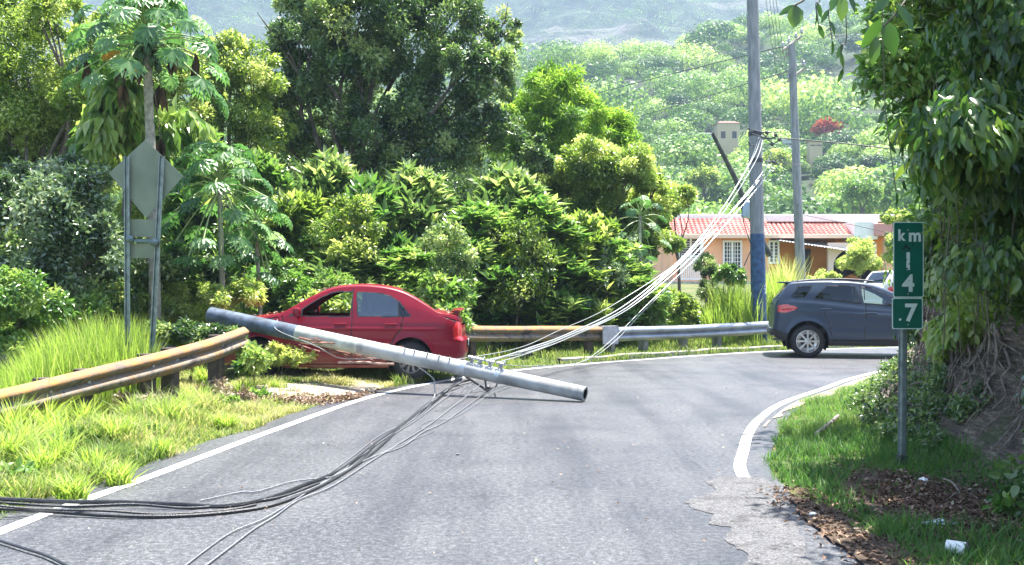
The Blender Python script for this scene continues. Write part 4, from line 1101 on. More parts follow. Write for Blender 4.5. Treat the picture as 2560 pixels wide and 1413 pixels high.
M_far = leafmat('far_hillside_leaves', [(.022,.055,.020), (.075,.155,.040), (.20,.32,.07), (.42,.52,.17)], .32, .5, .5)
HOUSES = [(1787,1850,205),(1952,1984,190),(1738,1782,215),(2085,2160,290),(2010,2060,175)]
pts = []; rad = []
y = 112.0
while y < 470:
    sp = 6.2+y*.005
    xlim = y*.56+10
    for x in np.arange(-xlim, xlim, sp):
        xx = x+random.uniform(-.45, .45)*sp; yy = y+random.uniform(-.45, .45)*sp
        over_ = max(0, yy-(270+.35*(xx+150)))
        if over_ > 26: continue
        if xx < yy*.0 and yy < 200 and False: continue
        # left of the tall tree only the crest can be seen
        if xx/yy*2560+1280 < -350 or xx/yy*2560+1280 > 2600: continue
        if xx/yy*2560+1280 < 1200 and xx/yy*2560+1280 > 800 and random.random() < .6: continue
        ppx = xx/yy*2560+1280
        if any(a-4 < ppx < c+4 and dh_-42 < yy < dh_+9 for a, c, dh_ in HOUSES): continue
        pts.append((xx, yy)); rad.append(sp*min(1.7, max(.35, random.lognormvariate(-.60, .40))))
    y += sp*.85
pts = np.array(pts); rad = np.array(rad)
pz = hill_z(pts[:, 0], pts[:, 1])-np.clip(pts[:, 1]-(270+.35*(pts[:, 0]+150)), 0, None)*.62
P3 = np.c_[pts, pz]
mnear = pts[:, 1] < 200
forest('hillside_forest', 'dense lower hillside trees behind the pink house', P3[mnear], rad[mnear], 1900*Q, M_far, .5)
forest('hillside_forest', 'dense hazy trees covering the upper hillside', P3[~mnear], rad[~mnear], 900*Q, M_far, .5)
# ragged far mountain trees
mp_ = []
for _ in range(2600):
    yy = random.uniform(490, 900); xx = random.uniform(-.40, .34)*yy
    mp_.append((xx, yy))
mp_ = np.array(mp_)
mz = mount_z(mp_[:, 0], mp_[:, 1])
forest('mountain_forest', 'faint blue forest on the far mountain', np.c_[mp_, mz], 7+4*rng.random(len(mp_)), 46, M_far, .4)
# individual hillside trees that stand out
for (x, y, d, rx, ry, m, bt, lab) in [(2070,315,205,40,32,M_flame,.5,'red flowering tree on the hillside right of the far pole'),(1940,395,150,50,34,M_yellow,.7,'bright yellow green rounded tree on the hillside between the two poles'),
        (2110,245,260,80,26,M_lime,.6,'sunlit pale green tree at the hillside clearing'),(1760,440,140,50,40,M_yellow,.6,'light green tree on the lower hillside left of the main pole'),(2150,470,120,60,60,M_mid,.6,'large green tree above the right end of the house roof')]:
    B = px_blobs([(x,y,rx*.6,ry*.6,0),(x-rx*.5,y+ry*.2,rx*.45,ry*.5,0),(x+rx*.5,y+ry*.2,rx*.45,ry*.5,0),(x,y+ry*.5,rx*.7,ry*.4,0)], d)
    bx = (x-1280)/2560*d; bz = float(hill_z(np.array(bx), np.array(d)))
    root = thing('hillside_tree', lab, 'tree', (bx, d, bz), 0)
    crown(B, 2600, .5*d/200, 'broad', base_t=bt, aspect=.6).build('crown', m, root)
    limbs((bx, d, bz-.3), [b[0] for b in B], .3).build('trunk', m_bark, root)
# ================================================================== POLES
m_polec, nt, b = node_mat('weathered_concrete_pole')
tc = N(nt, 'ShaderNodeTexCoord'); co = tc.outputs['Object']
mp = N(nt, 'ShaderNodeMapping'); mp.inputs['Scale'].default_value = (9, 9, 1.2); nt.links.new(co, mp.inputs[0])
na = noise(nt, mp.outputs[0], 1.5, 7, .65); nb = noise(nt, co, 90, 3)
ra = ramp(nt, na.outputs[0], [(.3, (.14,.15,.155)), (.5, (.24,.25,.255)), (.7, (.34,.35,.345))])
rb = ramp(nt, nb.outputs[0], [(.3, (.85,.85,.85)), (.7, (1.08,1.08,1.08))])
nt.links.new(mixc(nt, 1, ra.outputs[0], rb.outputs[0], 'MULTIPLY'), b.inputs['Base Color']); b.inputs['Roughness'].default_value = .75
bp = N(nt, 'ShaderNodeBump', i_Strength=.3, i_Distance=.01); nt.links.new(nb.outputs[0], bp.inputs['Height']); nt.links.new(bp.outputs[0], b.inputs['Normal'])
m_polef = mat('fallen_pole_concrete', (.40,.41,.40), .65, col2=(.17,.17,.165), scale=2.6, bump=.25, bscale=70)
m_blue = mat('faded_blue_paint', (.032,.080,.165), .6, var=.3, scale=9, bump=.2, bscale=60)
m_dblue = mat('worn_dark_blue_paint', (.075,.10,.14), .55, var=.5, scale=6, bump=.3, bscale=50)
m_palec = mat('pale_greenish_concrete', (.36,.385,.34), .7, var=.22, scale=5, bump=.3, bscale=80)
m_steel = mat('galvanised_steel', (.42,.44,.46), .42, metal=.75, var=.2, scale=10)
m_iron = mat('dark_iron_hardware', (.07,.07,.075), .6, metal=.4, var=.3, scale=20)
m_black = mat('black_hollow', (.008,.008,.008), .9)
m_wirew = mat('bare_aluminium_cable', (.38,.40,.39), .38, metal=.35, var=.15, scale=30)
m_wiret = mat('twisted_grey_cable', (.20,.21,.23), .42, metal=.3, var=.35, scale=60, bump=.5, bscale=120)
m_wireb = mat('black_insulated_cable', (.018,.019,.022), .38, var=.3, scale=20, bump=.4, bscale=90)
m_white = mat('white_painted_surface', (.78,.78,.75), .6, var=.06, scale=4)

# fallen pole
A = P(1463, 982, 13.55); A[2] = .105; Bp = P(528, 788, 16.1)
fp = thing('fallen_utility_pole', 'fallen grey concrete utility pole lying past the red car onto the road', 'utility pole', tuple(A))
rA, rB = .098, .128
def onp(t): return A+(Bp-A)*t
dirp = unit(Bp-A)
L_ = np.linalg.norm(Bp-A)
def rad_at(t): return rA+(rB-rA)*t
def seg(t0, t1, extra=0, n=14): 
    return [onp(t) for t in np.linspace(t0, t1, n)], [rad_at(t)+extra for t in np.linspace(t0, t1, n)]
MB().tube(*seg(.012, .56), n=28, cap=False).build('shaft', m_polef, fp, smooth=True)
MB().tube(*seg(.56, .735, .0008), n=28, cap=False).build('shaft', m_palec, fp, smooth=True, label='pale greenish middle length of the pole shaft')
MB().tube(*seg(.735, 1.0, .0016), n=28).build('painted_base', m_dblue, fp, smooth=True)
mb = MB().lathe(onp(0), -dirp*-1, [(0,rA*.70),(-.001,rA*.98),(.02,rA+.001),(.16,rA+.001)], 28); mb.build('end_rim', m_polec, fp, smooth=True)
MB().lathe(onp(0), dirp, [(.001,rA*.72),(.2,rA*.68),(.2,.001)], 24).build('hollow_end', m_black, fp)
# small step bolts
mb = MB()
sdn = unit(np.cross(dirp, np.array([0, 0, 1.]))); upn = np.cross(sdn, dirp); upn = upn if upn[2] > 0 else -upn; fr_ = np.array([0, -1., 0])
for t in (.325, .352, .382, .415, .44):
    for sg in ((upn*.75+fr_*.55),):
        q = onp(t); r_ = rad_at(t); mb.tube([q+unit(sg)*(r_-.01), q+unit(sg)*(r_+.045)], .011, 6)
mb.build('step_bolts', m_iron, fp)
# clamp bands + broken crossarm hardware
for t in (.20, .285):
    pts, rr_ = [onp(t-.006), onp(t+.006)], [rad_at(t)+.006]*2
    MB().tube(pts, rr_, 28).build('clamp_band', m_steel, fp, smooth=True)
mb = MB()
for t, o_, l_ in [(.20,.0,.16),(.225,.02,.12),(.25,-.03,.17),(.27,.03,.10)]:
    q = onp(t)+upn*rad_at(t)
    mb.box((-.028,-.018,0), (.03,.018,.045), Matrix.Translation(Vector(q))@Matrix.Rotation(.3+o_*9, 4, 'Z'), .008)
    mb.tube([q+upn*.04, q+upn*(.04+l_*.4)+dirp*.05*(1 if o_ > 0 else -1)+fr_*.04], .013, 6)
    for k_ in range(3): mb.lathe(q+upn*.05+dirp*(.04*k_-.03)+fr_*.03, upn, [(0,.012),(.01,.030),(.03,.030),(.045,.012)], 10)
mb.build('insulator_bracket', m_steel, fp, smooth=True)
def gp(x, y, z=.03): return G(x, y, z)
def br(pts, r, name='broken_crossarm'): return MB().tube(pts, r, 7).build(name, m_iron, fp, smooth=True)
br([onp(.30)-upn*.06, gp(1205,968,.06), gp(1218,978,.03)], .018)
br([onp(.235)-upn*.05, gp(1216,975,.06)], .014); br([onp(.20)-upn*.06, gp(1240,966,.10), gp(1218,978,.03)], .012)
mb = MB().lathe(gp(1218,976,.03), (.3,.2,1), [(0,.03),(.05,.045),(.08,.02)], 10); mb.build('insulator', m_iron, fp, smooth=True)

def pole(name, label, base, top, r0, r1, mats, ties=()):
    base = np.array(base, float); top = np.array(top, float)
    root = thing(name, label, 'utility pole', tuple(base))
    def at(t): return base+(top-base)*t
    z0 = 0
    for (t0, t1, m, nm) in mats:
        ts = np.linspace(t0, t1, 10); MB().tube([at(t) for t in ts], [r0+(r1-r0)*t+(.0015 if m is m_blue else 0) for t in ts], 28).build(nm, m, root, smooth=True)
    return root, at
# main pole, blue painted foot
d = 25.2; pb_ = P(1899, 806, d); pb_[2] = float(zg(pb_[0], d))-.1; ptp = P(1876, -260, d+.2)
Ht = ptp[2]-pb_[2]; tb = (P(0, 585, d)[2]-pb_[2])/Ht
rp_, atp = pole('utility_pole', 'standing concrete utility pole with blue painted foot, tallest in the picture', pb_, ptp, .19, .125, [(0, tb, m_blue, 'painted_foot'), (tb, 1, m_polec, 'shaft')])
for y in (334, 401):
    mb = MB()
    t = (P(0, y, d)[2]-pb_[2])/Ht; q = atp(t); r_ = .19-.065*t+.012
    mb.tube([q-np.array([0,0,.05]), q+np.array([0,0,.05])], r_, 24)
    mb.build('clamp_band', m_iron, rp_, smooth=True)
mb = MB()
for (x, y, x2, y2) in [(1868,322,1945,330),(1880,334,1940,346),(1905,330,1935,360),(1900,345,1945,340),(1870,355,1885,362),(1905,352,1922,330),(1915,362,1946,352)]:
    mb.tube([P(x, y, d-.22), P((x+x2)/2, (y+y2)/2+5, d-.25), P(x2, y2, d-.22)], .014, 6)
for (x, y) in [(1935,338),(1944,350),(1926,362),(1912,332)]:
    mb.lathe(P(x, y, d-.22), (1,0,.2), [(0,.015),(.02,.045),(.05,.05),(.08,.015)], 10)
mb.build('insulator_bracket', m_iron, rp_, smooth=True)
mb = MB().tube([P(1912,402,d-.2), P(1925,405,d-.24), P(1936,410,d-.22)], .014, 6).lathe(P(1930,406,d-.22), (1,0,.2), [(0,.015),(.02,.045),(.05,.05),(.08,.015)], 10); mb.build('cable_hook', m_iron, rp_, smooth=True)
tgm = mat('white_paint_mark', (.7,.72,.72), .6)
mb = MB()   # small white scrawl on the blue foot
def on_pole(x, y):
    q = P(x, y, d); t = (q[2]-pb_[2])/Ht; c = atp(t); rr2 = .19-.065*t+.004; dx = np.clip(q[0]-c[0], -rr2*.97, rr2*.97)
    return np.array([c[0]+dx, c[1]-math.sqrt(max(1e-6, rr2*rr2-dx*dx)), q[2]])
for pl_ in [[(1908,716),(1914,712),(1915,720),(1910,724)],[(1909,728),(1915,732)],[(1912,705),(1914,738)],[(1906,720),(1913,728),(1909,735)]]:
    mb.tube([on_pole(*q) for q in pl_], .006, 5)
mb.build('paint_mark', tgm, rp_)
# second pole farther on
d2 = 34.; q0 = P(2006, 700, d2); q0[2] = float(zg(q0[0], d2))-.1; q1 = P(1979, 112, d2)
r2_, at2 = pole('utility_pole', 'thinner grey utility pole standing behind the grey car, in front of the house', q0, q1, .17, .115, [(0, 1, m_polec, 'shaft')])
mb = MB(); m_armc = mat('pale_wood_crossarm', (.35,.33,.29), .8, var=.3, scale=8)
mb.tube([P(1955,128,d2), P(2005,90,d2)], .05, 6); mb.tube([P(1968,205,d2), P(2012,170,d2)], .05, 6)
mb.tube([P(1960,150,d2),P(1980,112,d2)], .03, 6); mb.tube([P(1975,222,d2),P(1995,200,d2)], .03, 6)
mb.build('crossarm', m_armc, r2_, smooth=True)
mb = MB()
for (x, y) in [(1957,120),(1972,108),(1990,96),(2004,85),(1970,198),(1985,186),(2010,166)]:
    mb.lathe(P(x, y, d2-.05), (0,0,1), [(0,.03),(.06,.06),(.12,.03),(.16,.05),(.2,.01)], 8)
mb.build('insulators', m_steel, r2_, smooth=True)
# snapped leaning pole with transformer
d3 = 38.; l0 = P(1895, 600, d3); l0[2] = float(zg(l0[0], d3))+.2; l1 = P(1781, 333, d3)
l0 = P(1890,575,d3)
root = thing('leaning_pole', 'dark snapped pole leaning left behind the main pole with a transformer at its lower end', 'utility pole', tuple(P(1905, 690, d3)))
mb = MB().tube([P(1925,640,d3), l0, P(1840,450,d3), l1], [.12,.11,.10,.07], 12); mb.build('shaft', mat('dark_weathered_wood_pole', (.045,.05,.042), .85, var=.4, scale=5), root, smooth=True)
mb = MB().lathe(P(1868,545,d3-.3), (.25,0,1), [(0,.01),(0,.22),(.05,.25),(.55,.25),(.62,.20),(.64,.02)], 20); mb.build('transformer', mat('blue_grey_transformer_paint', (.33,.42,.52), .45), root, smooth=True)
mb = MB()
for dx in (-.12, .1): mb.lathe(P(1862,508,d3-.3)+np.array([dx,0,0]), (0,0,1), [(0,.04),(.05,.07),(.1,.04),(.15,.07),(.2,.02)], 8)
mb.tube([P(1850,500,d3-.2), P(1860,560,d3-.5), P(1880,620,d3-.5), P(1860,665,d3-.6)], .02, 5)
mb.build('bushings', m_iron, root, smooth=True)

# ================================================================== CABLES
m_far_wire = mat('dark_overhead_wire', (.05,.055,.055), .5)
def cable(label, pts, r, m=m_wirew, grp_=None, name='cable', sp=8, cat='cable'):
    pts = [np.array(p, float) for p in pts]; pp = spline(pts, sp)
    root = MB().tube(pp, r, 6).build(name, m, smooth=True)
    return tag(root, label, cat, grp_)
gr_ = 'pale cables strung from the standing pole down to the fallen pole'
dA = 25.0
def seq(lst): return [P(x, y, d_) for x, y, d_ in lst]
c_air = [
 ([(1905,338,25),(1880,400,24.6),(1800,530,23.6),(1700,650,22.3),(1560,765,20.6),(1420,835,18.4),(1330,868,16.6),(1235,900,14.9)], .016, 'uppermost thick pale cable from the clamp on the standing pole to the fallen pole'),
 ([(1910,340,25),(1888,405,24.5),(1806,535,23.5),(1708,652,22.2),(1566,770,20.5),(1424,838,18.3),(1332,872,16.5),(1215,902,14.9)], .014, 'pale cable touching the underside of the uppermost thick cable'),
 ([(1898,342,25),(1872,410,24.6),(1790,545,23.6),(1690,665,22.3),(1548,782,20.6),(1410,845,18.3),(1322,880,16.4),(1190,905,15)], .009, 'thin pale cable running lowest in the main bundle'),
 ([(1930,380,25),(1900,440,24.7),(1812,548,23.6),(1716,655,22.2),(1572,772,20.5),(1428,842,18.2),(1336,878,16.4),(1250,905,14.7)], .010, 'pale cable starting right of the standing pole, joining the bundle'),
 ([(1925,400,25),(1895,455,24.7),(1800,560,23.6),(1690,660,22.4),(1520,770,20.6),(1400,825,18.6),(1290,872,16.6),(1100,905,15.2)], .007, 'thinnest pale cable passing over the top of the bundle near the rails'),
 ([(1935,415,25),(1890,475,24.6),(1815,560,23.7),(1735,650,22.7),(1620,760,21.3),(1540,840,19.9),(1480,890,18.6),(1430,915,17.6)], .008, 'pale cable dropping steeply across the grey rail end to the verge'),
 ([(1930,420,25),(1885,480,24.6),(1808,570,23.7),(1728,662,22.7),(1612,775,21.2),(1535,855,19.8),(1455,905,18.2),(1330,915,16.9),(1262,912,14.9)], .008, 'pale cable crossing the grey rail end and curling back to the fallen pole'),
]
for l_, r_, lab in c_air: cable(lab, seq(l_), r_*.8, m_wirew, gr_)
# cables strung in front of the wreck
cable('thin pale wire hanging over the fallen pole in front of the red car door', [onp(.80)+upn*.14, onp(.79)+fr_*.16, P(790,865,15), P(850,895,15.1), onp(.50)-upn*.1+fr_*.1], .006, m_wirew)
cable('wires dropping straight from the pole underside to the white edge line', [onp(.405)-upn*.10, P(1082,945,14.5), P(1086,965,14.5), G(1087,988,.02), G(1080,1004,.015)], .009, m_wirew)
# road strands
def kink(P_):
    return [p+np.array([random.uniform(-1, 1), random.uniform(-1, 1), 0])*(.018 if 0 < i < len(P_)-1 else 0) for i, p in enumerate(P_)]
def gseq(lst, z=.012): return [G(x, y, (q[0] if q else z)) for x, y, *q in lst]
gr2 = 'grey strands lying together diagonally across the road'
road_c = [
 ([(1175,950,.12),(1135,962,.03),(1088,1000,.02),(1020,1050),(930,1115),(850,1175),(760,1215),(660,1250),(560,1265),(440,1262),(300,1255,.03),(150,1255,.05),(-60,1245,.10)], .017, m_wireb, 'thick black twisted cable, the upper one where it reaches the left picture edge'),
 ([(1160,952,.1),(1100,985,.02),(1040,1035),(940,1122),(868,1180),(780,1228),(680,1262),(580,1280),(440,1292),(280,1290,.02),(120,1280,.03),(-60,1268,.08)], .015, m_wireb, 'thick black cable, the lower one where it reaches the left picture edge'),
 ([(1180,955,.1),(1110,975,.02),(1060,1020),(960,1095),(880,1165),(790,1210),(690,1244),(600,1258),(480,1270),(330,1262,.03),(160,1265,.04),(-60,1252,.08)], .011, m_wireb, 'thinner black cable woven between the two thick black cables'),
 ([(1150,955,.08),(1095,990,.02),(1010,1058),(905,1130),(850,1186),(800,1196),(730,1205),(650,1228),(600,1230),(500,1252)], .009, m_wiret, 'wavy grey strand bulging away above the black cables'),
 ([(1190,958,.1),(1125,985,.03),(1050,1045),(985,1085),(900,1150),(820,1200),(760,1235),(700,1272),(650,1300),(580,1330),(510,1375),(430,1440)], .009, m_wiret, 'grey strand leaving the bundle towards the bottom edge, upper one'),
 ([(1200,962,.1),(1140,1010,.02),(1080,1060),(1000,1110),(920,1155),(830,1215),(745,1250),(690,1290),(640,1320),(560,1375),(480,1440)], .010, m_wiret, 'grey strand leaving the bundle towards the bottom edge, lower one'),
 ([(1215,980,.03),(1180,1005),(1110,1055),(1060,1078),(1010,1115),(950,1135),(880,1165),(800,1210)], .010, m_wirew, 'pale strand reaching from the broken insulator down to the bundle'),
 ([(1240,965,.1),(1190,1010,.02),(1130,1045),(1075,1050),(1050,1064),(1060,1072),(1090,1075),(1040,1095),(960,1130)], .006, m_wiret, 'loose thin curl beside the strands halfway across the road'),
 ([(1100,985,.03),(1045,1040),(955,1085),(880,1140),(820,1185)], .007, m_wirew, 'pale strand on the upper side of the bundle'),
 ([(1088,992,.03),(1035,1048),(950,1105),(875,1162),(800,1212),(700,1250)], .008, m_wirew, 'pale strand in the middle of the bundle'),
 ([(1180,952,.1),(1120,1018,.02),(1090,1028),(1118,1018)], .004, m_iron, 'short dark wire end beside the bundle'),
 ([(0,1352,.02),(60,1372,.02),(110,1388,.02),(190,1420,.02),(260,1460,.02)], .010, m_wireb, 'short black cable crossing the bottom left corner of the road'),
 ([(-30,1262,.10),(100,1272,.06),(260,1278,.04),(400,1285),(560,1276),(640,1262)], .010, m_wireb, 'black cable filling the gap between the two thick ones at the left'),
]
for l_, r_, m, lab in road_c: cable(lab, kink(gseq(l_)), r_*(.62 if m is not m_wireb else .9), m_wiret if m is m_wirew else m, gr2, name='fallen_cable')
# overhead wires
gr3 = 'thin overhead wires'
for (l_, r_, lab) in [
 ([(1400,258,60),(1600,205,50),(1860,140,38),(1975,112,34)], .02, 'overhead wire sloping up from the bamboo top to the far pole'),
 ([(1500,318,60),(1700,262,50),(1880,205,40),(1985,175,34)], .02, 'overhead wire sloping up to the lower crossarm of the far pole'),
 ([(1945,345,25),(2100,358,24),(2250,375,23),(2400,392,22)], .014, 'pale green wire from the main pole running right behind the foliage'),
 ([(1940,405,25),(2080,425,24),(2250,450,23),(2400,470,22)], .007, 'thin wire from the lower bracket of the main pole running right'),
 ([(2005,175,34),(2100,178,30),(2220,178,27),(2400,170,24)], .008, 'thin dark wire from the far pole running right into the leaves'),
 ([(1910,480,25),(1960,510,30),(2003,535,34),(2120,560,32),(2300,600,28)], .008, 'thin sagging wire crossing in front of the house roof'),
 ([(1900,500,25),(1950,480,30),(1995,515,34)], .010, 'short slack wire between the main pole and the far pole'),
 ([(420,110,30),(490,128,30)], .010, 'short blue grey wire in the gap beside the papaya crown'),
]: cable(lab, seq(l_), r_, m_far_wire, gr3, name='overhead_wire', sp=6)
for i, x in enumerate((1905, 1914, 1922, 1930)):
    cable(['leftmost','second from the left','third from the left','rightmost'][i]+' of the four steep thin wires falling between the two poles', seq([(x,-80,22),(x+22,90,27),(x+38,190,33)]), .006, m_far_wire, 'four steep thin wires between the poles', name='overhead_wire', sp=6)

# ================================================================== GUARDRAILS
m_rust, nt, b = node_mat('rusty_guardrail_steel')
tc = N(nt, 'ShaderNodeTexCoord'); co = tc.outputs['Object']; geo = N(nt, 'ShaderNodeNewGeometry')
na = noise(nt, co, 4, 8, .72, .8); nb = noise(nt, co, 30, 5)
ra = ramp(nt, na.outputs[0], [(.36, (.06,.045,.035)), (.48, (.22,.20,.17)), (.58, (.24,.16,.09)), (.7, (.36,.20,.08))])
rb = ramp(nt, nb.outputs[0], [(.3, (.7,.7,.7)), (.7, (1.2,1.15,1.1))])
nt.links.new(mixc(nt, 1, ra.outputs[0], rb.outputs[0], 'MULTIPLY'), b.inputs['Base Color']); b.inputs['Roughness'].default_value = .75; b.inputs['Metallic'].default_value = .15
m_rustp = mat('orange_rust', (.44,.21,.06), .85, scale=5, bump=.4, bscale=60, col2=(.17,.13,.10))
m_rail = mat('grey_galvanised_rail', (.30,.33,.37), .36, metal=.55, var=.15, scale=4)
m_post = mat('dark_weathered_timber_post', (.075,.058,.048), .9, var=.4, scale=10, bump=.6, bscale=40)
WP = [(0,.155),(.022,.148),(.070,.105),(.083,.085),(.083,.065),(.070,.045),(.018,.012),(.008,0),(.018,-.012),(.070,-.045),(.083,-.065),(.083,-.085),(.070,-.105),(.022,-.148),(0,-.155)]
def rail(name, label, path, m, posts, post_m=m_post, toprust=None, group=None, post_h=.8, tilt=None, zpath=True):
    path = np.array(path, float); pp = spline(path, 10)
    t = np.gradient(pp[:, :2], axis=0); t /= np.linalg.norm(t, axis=1)[:, None]; nr = np.stack([t[:, 1], -t[:, 0]], 1)   # faces the road (right of travel)
    root = thing(name, label, 'guardrail', (pp[0][0], pp[0][1], float(zg(pp[0][0], pp[0][1]))), 0, group)
    outer = WP; inner = [(o_-.006, z_*(.985)) for o_, z_ in WP][::-1]
    loop = outer+inner; k_ = len(loop); V = []
    for i, q in enumerate(pp):
        dent = .012*float(vnoise(q[0]*2.2, q[1]*2.2, 1))
        tl = (tilt[0]+(tilt[1]-tilt[0])*i/(len(pp)-1)) if tilt else 0
        for o_, z_ in loop:
            oo = o_*cos(tl)-z_*sin(tl); zz = z_*cos(tl)+o_*sin(tl)
            V.append((q[0]+nr[i][0]*(oo+dent), q[1]+nr[i][1]*(oo+dent), q[2]+zz+dent*.4))
    F = [(i*k_+j, i*k_+(j+1) % k_, (i+1)*k_+(j+1) % k_, (i+1)*k_+j) for i in range(len(pp)-1) for j in range(k_)]
    F += [tuple(range(k_)), tuple(range((len(pp)-1)*k_, len(pp)*k_))[::-1]]
    mi = None
    if toprust: mi = [1 if (f % k_) in (0, 1, 2, 3, k_-1, k_-2, k_-3) and f < (len(pp)-1)*k_ else 0 for f in range(len(F))]
    mesh_obj('beam', V, F, [m, toprust] if toprust else m, root, smooth=True, sharp=50, midx=mi)
    for u in posts:
        i = int(u*(len(pp)-1)); q = pp[i]; c = q[:2]-nr[i]*.10; gz = float(zg(c[0], c[1]))
        ang = math.atan2(t[i][1], t[i][0]); M_ = Matrix.Translation(Vector((c[0], c[1], 0)))@Matrix.Rotation(ang, 4, 'Z')
        MB().box((-.075,-.09,gz-.2), (.075,.085,max(q[2]+post_h-.75+.10, gz+.1)), M_, .008).build('post', post_m, root)
        c2 = q[:2]-nr[i]*.012
        MB().lathe((q[0]+nr[i][0]*.006, q[1]+nr[i][1]*.006, q[2]), (nr[i][0], nr[i][1], 0), [(0,.022),(.012,.022),(.014,.001)], 10).build('bolt', m_steel, root)
    return root, pp
Lr = [P(-420,1110,9.3),P(-200,1055,10.0),P(0,1011,10.6),P(140,976,11.3),P(300,936,12.1),P(430,903,12.9),P(530,874,13.7),P(612,844,14.5)]
rail('guardrail', 'rusty bent guardrail on the left verge, torn off at its right end', Lr, m_rust, [.42,.50,.66,.735,.90], toprust=m_rustp, group='guardrails along the outside of the bend', tilt=(0, .12))
# mid rusty rail and grey rail follow the outside of the bend
def rail_path(px_list): return [P(x, y, d_) for x, y, d_ in px_list]
Mr = rail_path([(1090,833,18.6),(1165,834,19.4),(1280,835,20.3),(1400,834,21.0),(1530,834,21.6)])
rail('guardrail', 'rusty guardrail between the red car tail and the grey rail', Mr, m_rust, [.3,.62,.9], toprust=m_rustp, group='guardrails along the outside of the bend')
Gr = rail_path([(1508,838,21.35),(1560,835,21.9),(1680,832,22.9),(1800,826,23.8),(1960,817,24.9),(2150,808,26.2)])
rg, gpp = rail('guardrail', 'clean grey galvanised guardrail ending behind the grey car', Gr, m_rail, [.12,.30,.46,.60,.80], mat('grey_steel_post', (.16,.17,.16), .7, var=.3, scale=8), group='guardrails along the outside of the bend')
q = P(1512,838,21.2)
mb = MB(); M_ = Matrix.Translation(Vector(q))@Matrix.Rotation(.55, 4, 'Z')
mb.box((-.12,-.10,-.19), (.28,-.085,.19), M_, .02); mb.box((-.12,-.10,.17), (.28,.03,.19), M_, .004)
mb.build('end_plate', mat('dull_zinc_plate', (.42,.43,.47), .5, metal=.4, var=.15, scale=8), rg)

# ================================================================== SIGNS
m_green = mat('green_reflective_sheet', (.004,.115,.075), .4, var=.12, scale=5)
m_signw = mat('white_reflective_sheet', (.62,.72,.66), .45, var=.08, scale=9)
m_alu = mat('dull_aluminium_sheet', (.17,.20,.145), .6, metal=.2, var=.12, scale=4)
m_chan = mat('green_grey_steel_channel', (.20,.24,.23), .45, metal=.5, var=.25, scale=14)
ds = 8.62; sc_ = ds/2560
base = P(2259, 1182, ds); gzs = float(zg(base[0], ds))
ks = thing('kilometre_sign', 'narrow green kilometre marker sign on a steel post in front of the bank', 'road sign', (base[0], ds, gzs))
lean_ = P(2270,560,ds)-base
def sx(x, y, dy=0): return P(x, y, ds)+np.array([0, dy, 0])
# post: U channel
mb = MB()
pxs = np.array([-.036,-.036,-.024,-.014,.014,.024,.036,.036,.024,.018,-.018,-.024]); pys = np.array([0,.006,.006,.034,.034,.006,.006,0,0,.028,.028,0])
b0 = np.array([base[0], ds+.012, gzs-.25]); b1 = P(2264,600,ds)+np.array([0,.012,0])
V = []; n_ = len(pxs)
for e in (b0, b1):
    for a_, c_ in zip(pxs, pys): V.append((e[0]+a_, e[1]+c_*-1+.034, e[2]))
mb.add(V, [(i, (i+1) % n_, (i+1) % n_+n_, i+n_) for i in range(n_)]+[tuple(range(n_, 2*n_))]); mb.build('post', m_chan, ks)
mb = MB(); mb.box((base[0]-.042, ds-.012, gzs-.2), (base[0]+.030, ds+.05, gzs+.10)); mb.build('post_base', m_iron, ks)
def rrect(cx, cz, w, h, r_, n=6):
    o_ = []
    for (sx_, sz_, a0) in ((1,1,0),(-1,1,90),(-1,-1,180),(1,-1,270)):
        for k_ in range(n+1):
            a = R(a0+90*k_/n); o_.append((cx+sx_*(w/2-r_)+r_*cos(a), cz+sz_*(h/2-r_)+r_*sin(a)))
    return o_
def panel(x0, y0, x1, y1, name):
    c = sx((x0+x1)/2, (y0+y1)/2); w_ = (x1-x0)*sc_; h_ = (y1-y0)*sc_
    MB().prism(rrect(c[0], c[2], w_, h_, .016), ds-.001, ds+.002).build(name, m_signw, ks)
    MB().prism(rrect(c[0], c[2], w_-.016, h_-.016, .012), ds-.0025, ds-.0013).build('green_face', m_green, ks)
panel(2233, 555, 2309, 744, 'panel'); panel(2230, 745, 2307, 823, 'panel')
fnt = None
def text(s, cx, cy, hpx, name='lettering', bold=.032, d_=ds, m=m_signw, parent=None, sx_=1.0):
    cu = bpy.data.curves.new('t', 'FONT'); cu.body = s; cu.size = 1; cu.align_x = 'CENTER'; cu.align_y = 'CENTER'; cu.offset = bold; cu.extrude = 0.004
    ob = bpy.data.objects.new('t', cu); COL.objects.link(ob)
    dg = bpy.context.evaluated_depsgraph_get(); me = bpy.data.meshes.new_from_object(ob.evaluated_get(dg))
    V = np.array([v.co[:] for v in me.vertices]); F = [tuple(p.vertices) for p in me.polygons]
    bpy.data.objects.remove(ob); bpy.data.curves.remove(cu); bpy.data.meshes.remove(me)
    lo = V.min(0); hi = V.max(0); V = V-(lo+hi)/2; s_ = hpx*d_/2560/(hi[1]-lo[1])
    c = P(cx, cy, d_)
    W_ = np.stack([c[0]+V[:, 0]*s_*sx_, d_-.0032-V[:, 2]*.25, c[2]+V[:, 1]*s_], 1)
    return mesh_obj(name, W_, F, m, parent or ks)
text('k', 2255, 588, 29, sx_=.9); text('m', 2287, 593, 23, sx_=.95)
o = text('1', 2270, 653, 44, sx_=.9); o['label'] = 'worn and partly flaked digit 1'
text('4', 2270, 708, 44); text('7', 2278, 782, 46); 
MB().lathe(P(2250,799,ds)+np.array([0,-.003,0]), (0,-1,0), [(0,.011),(.001,.011),(.0012,.0005)], 16).build('decimal_point', m_signw, ks)
m_scuff = mat('dark_bullet_scuff', (.02,.035,.03), .8)
mb = MB()
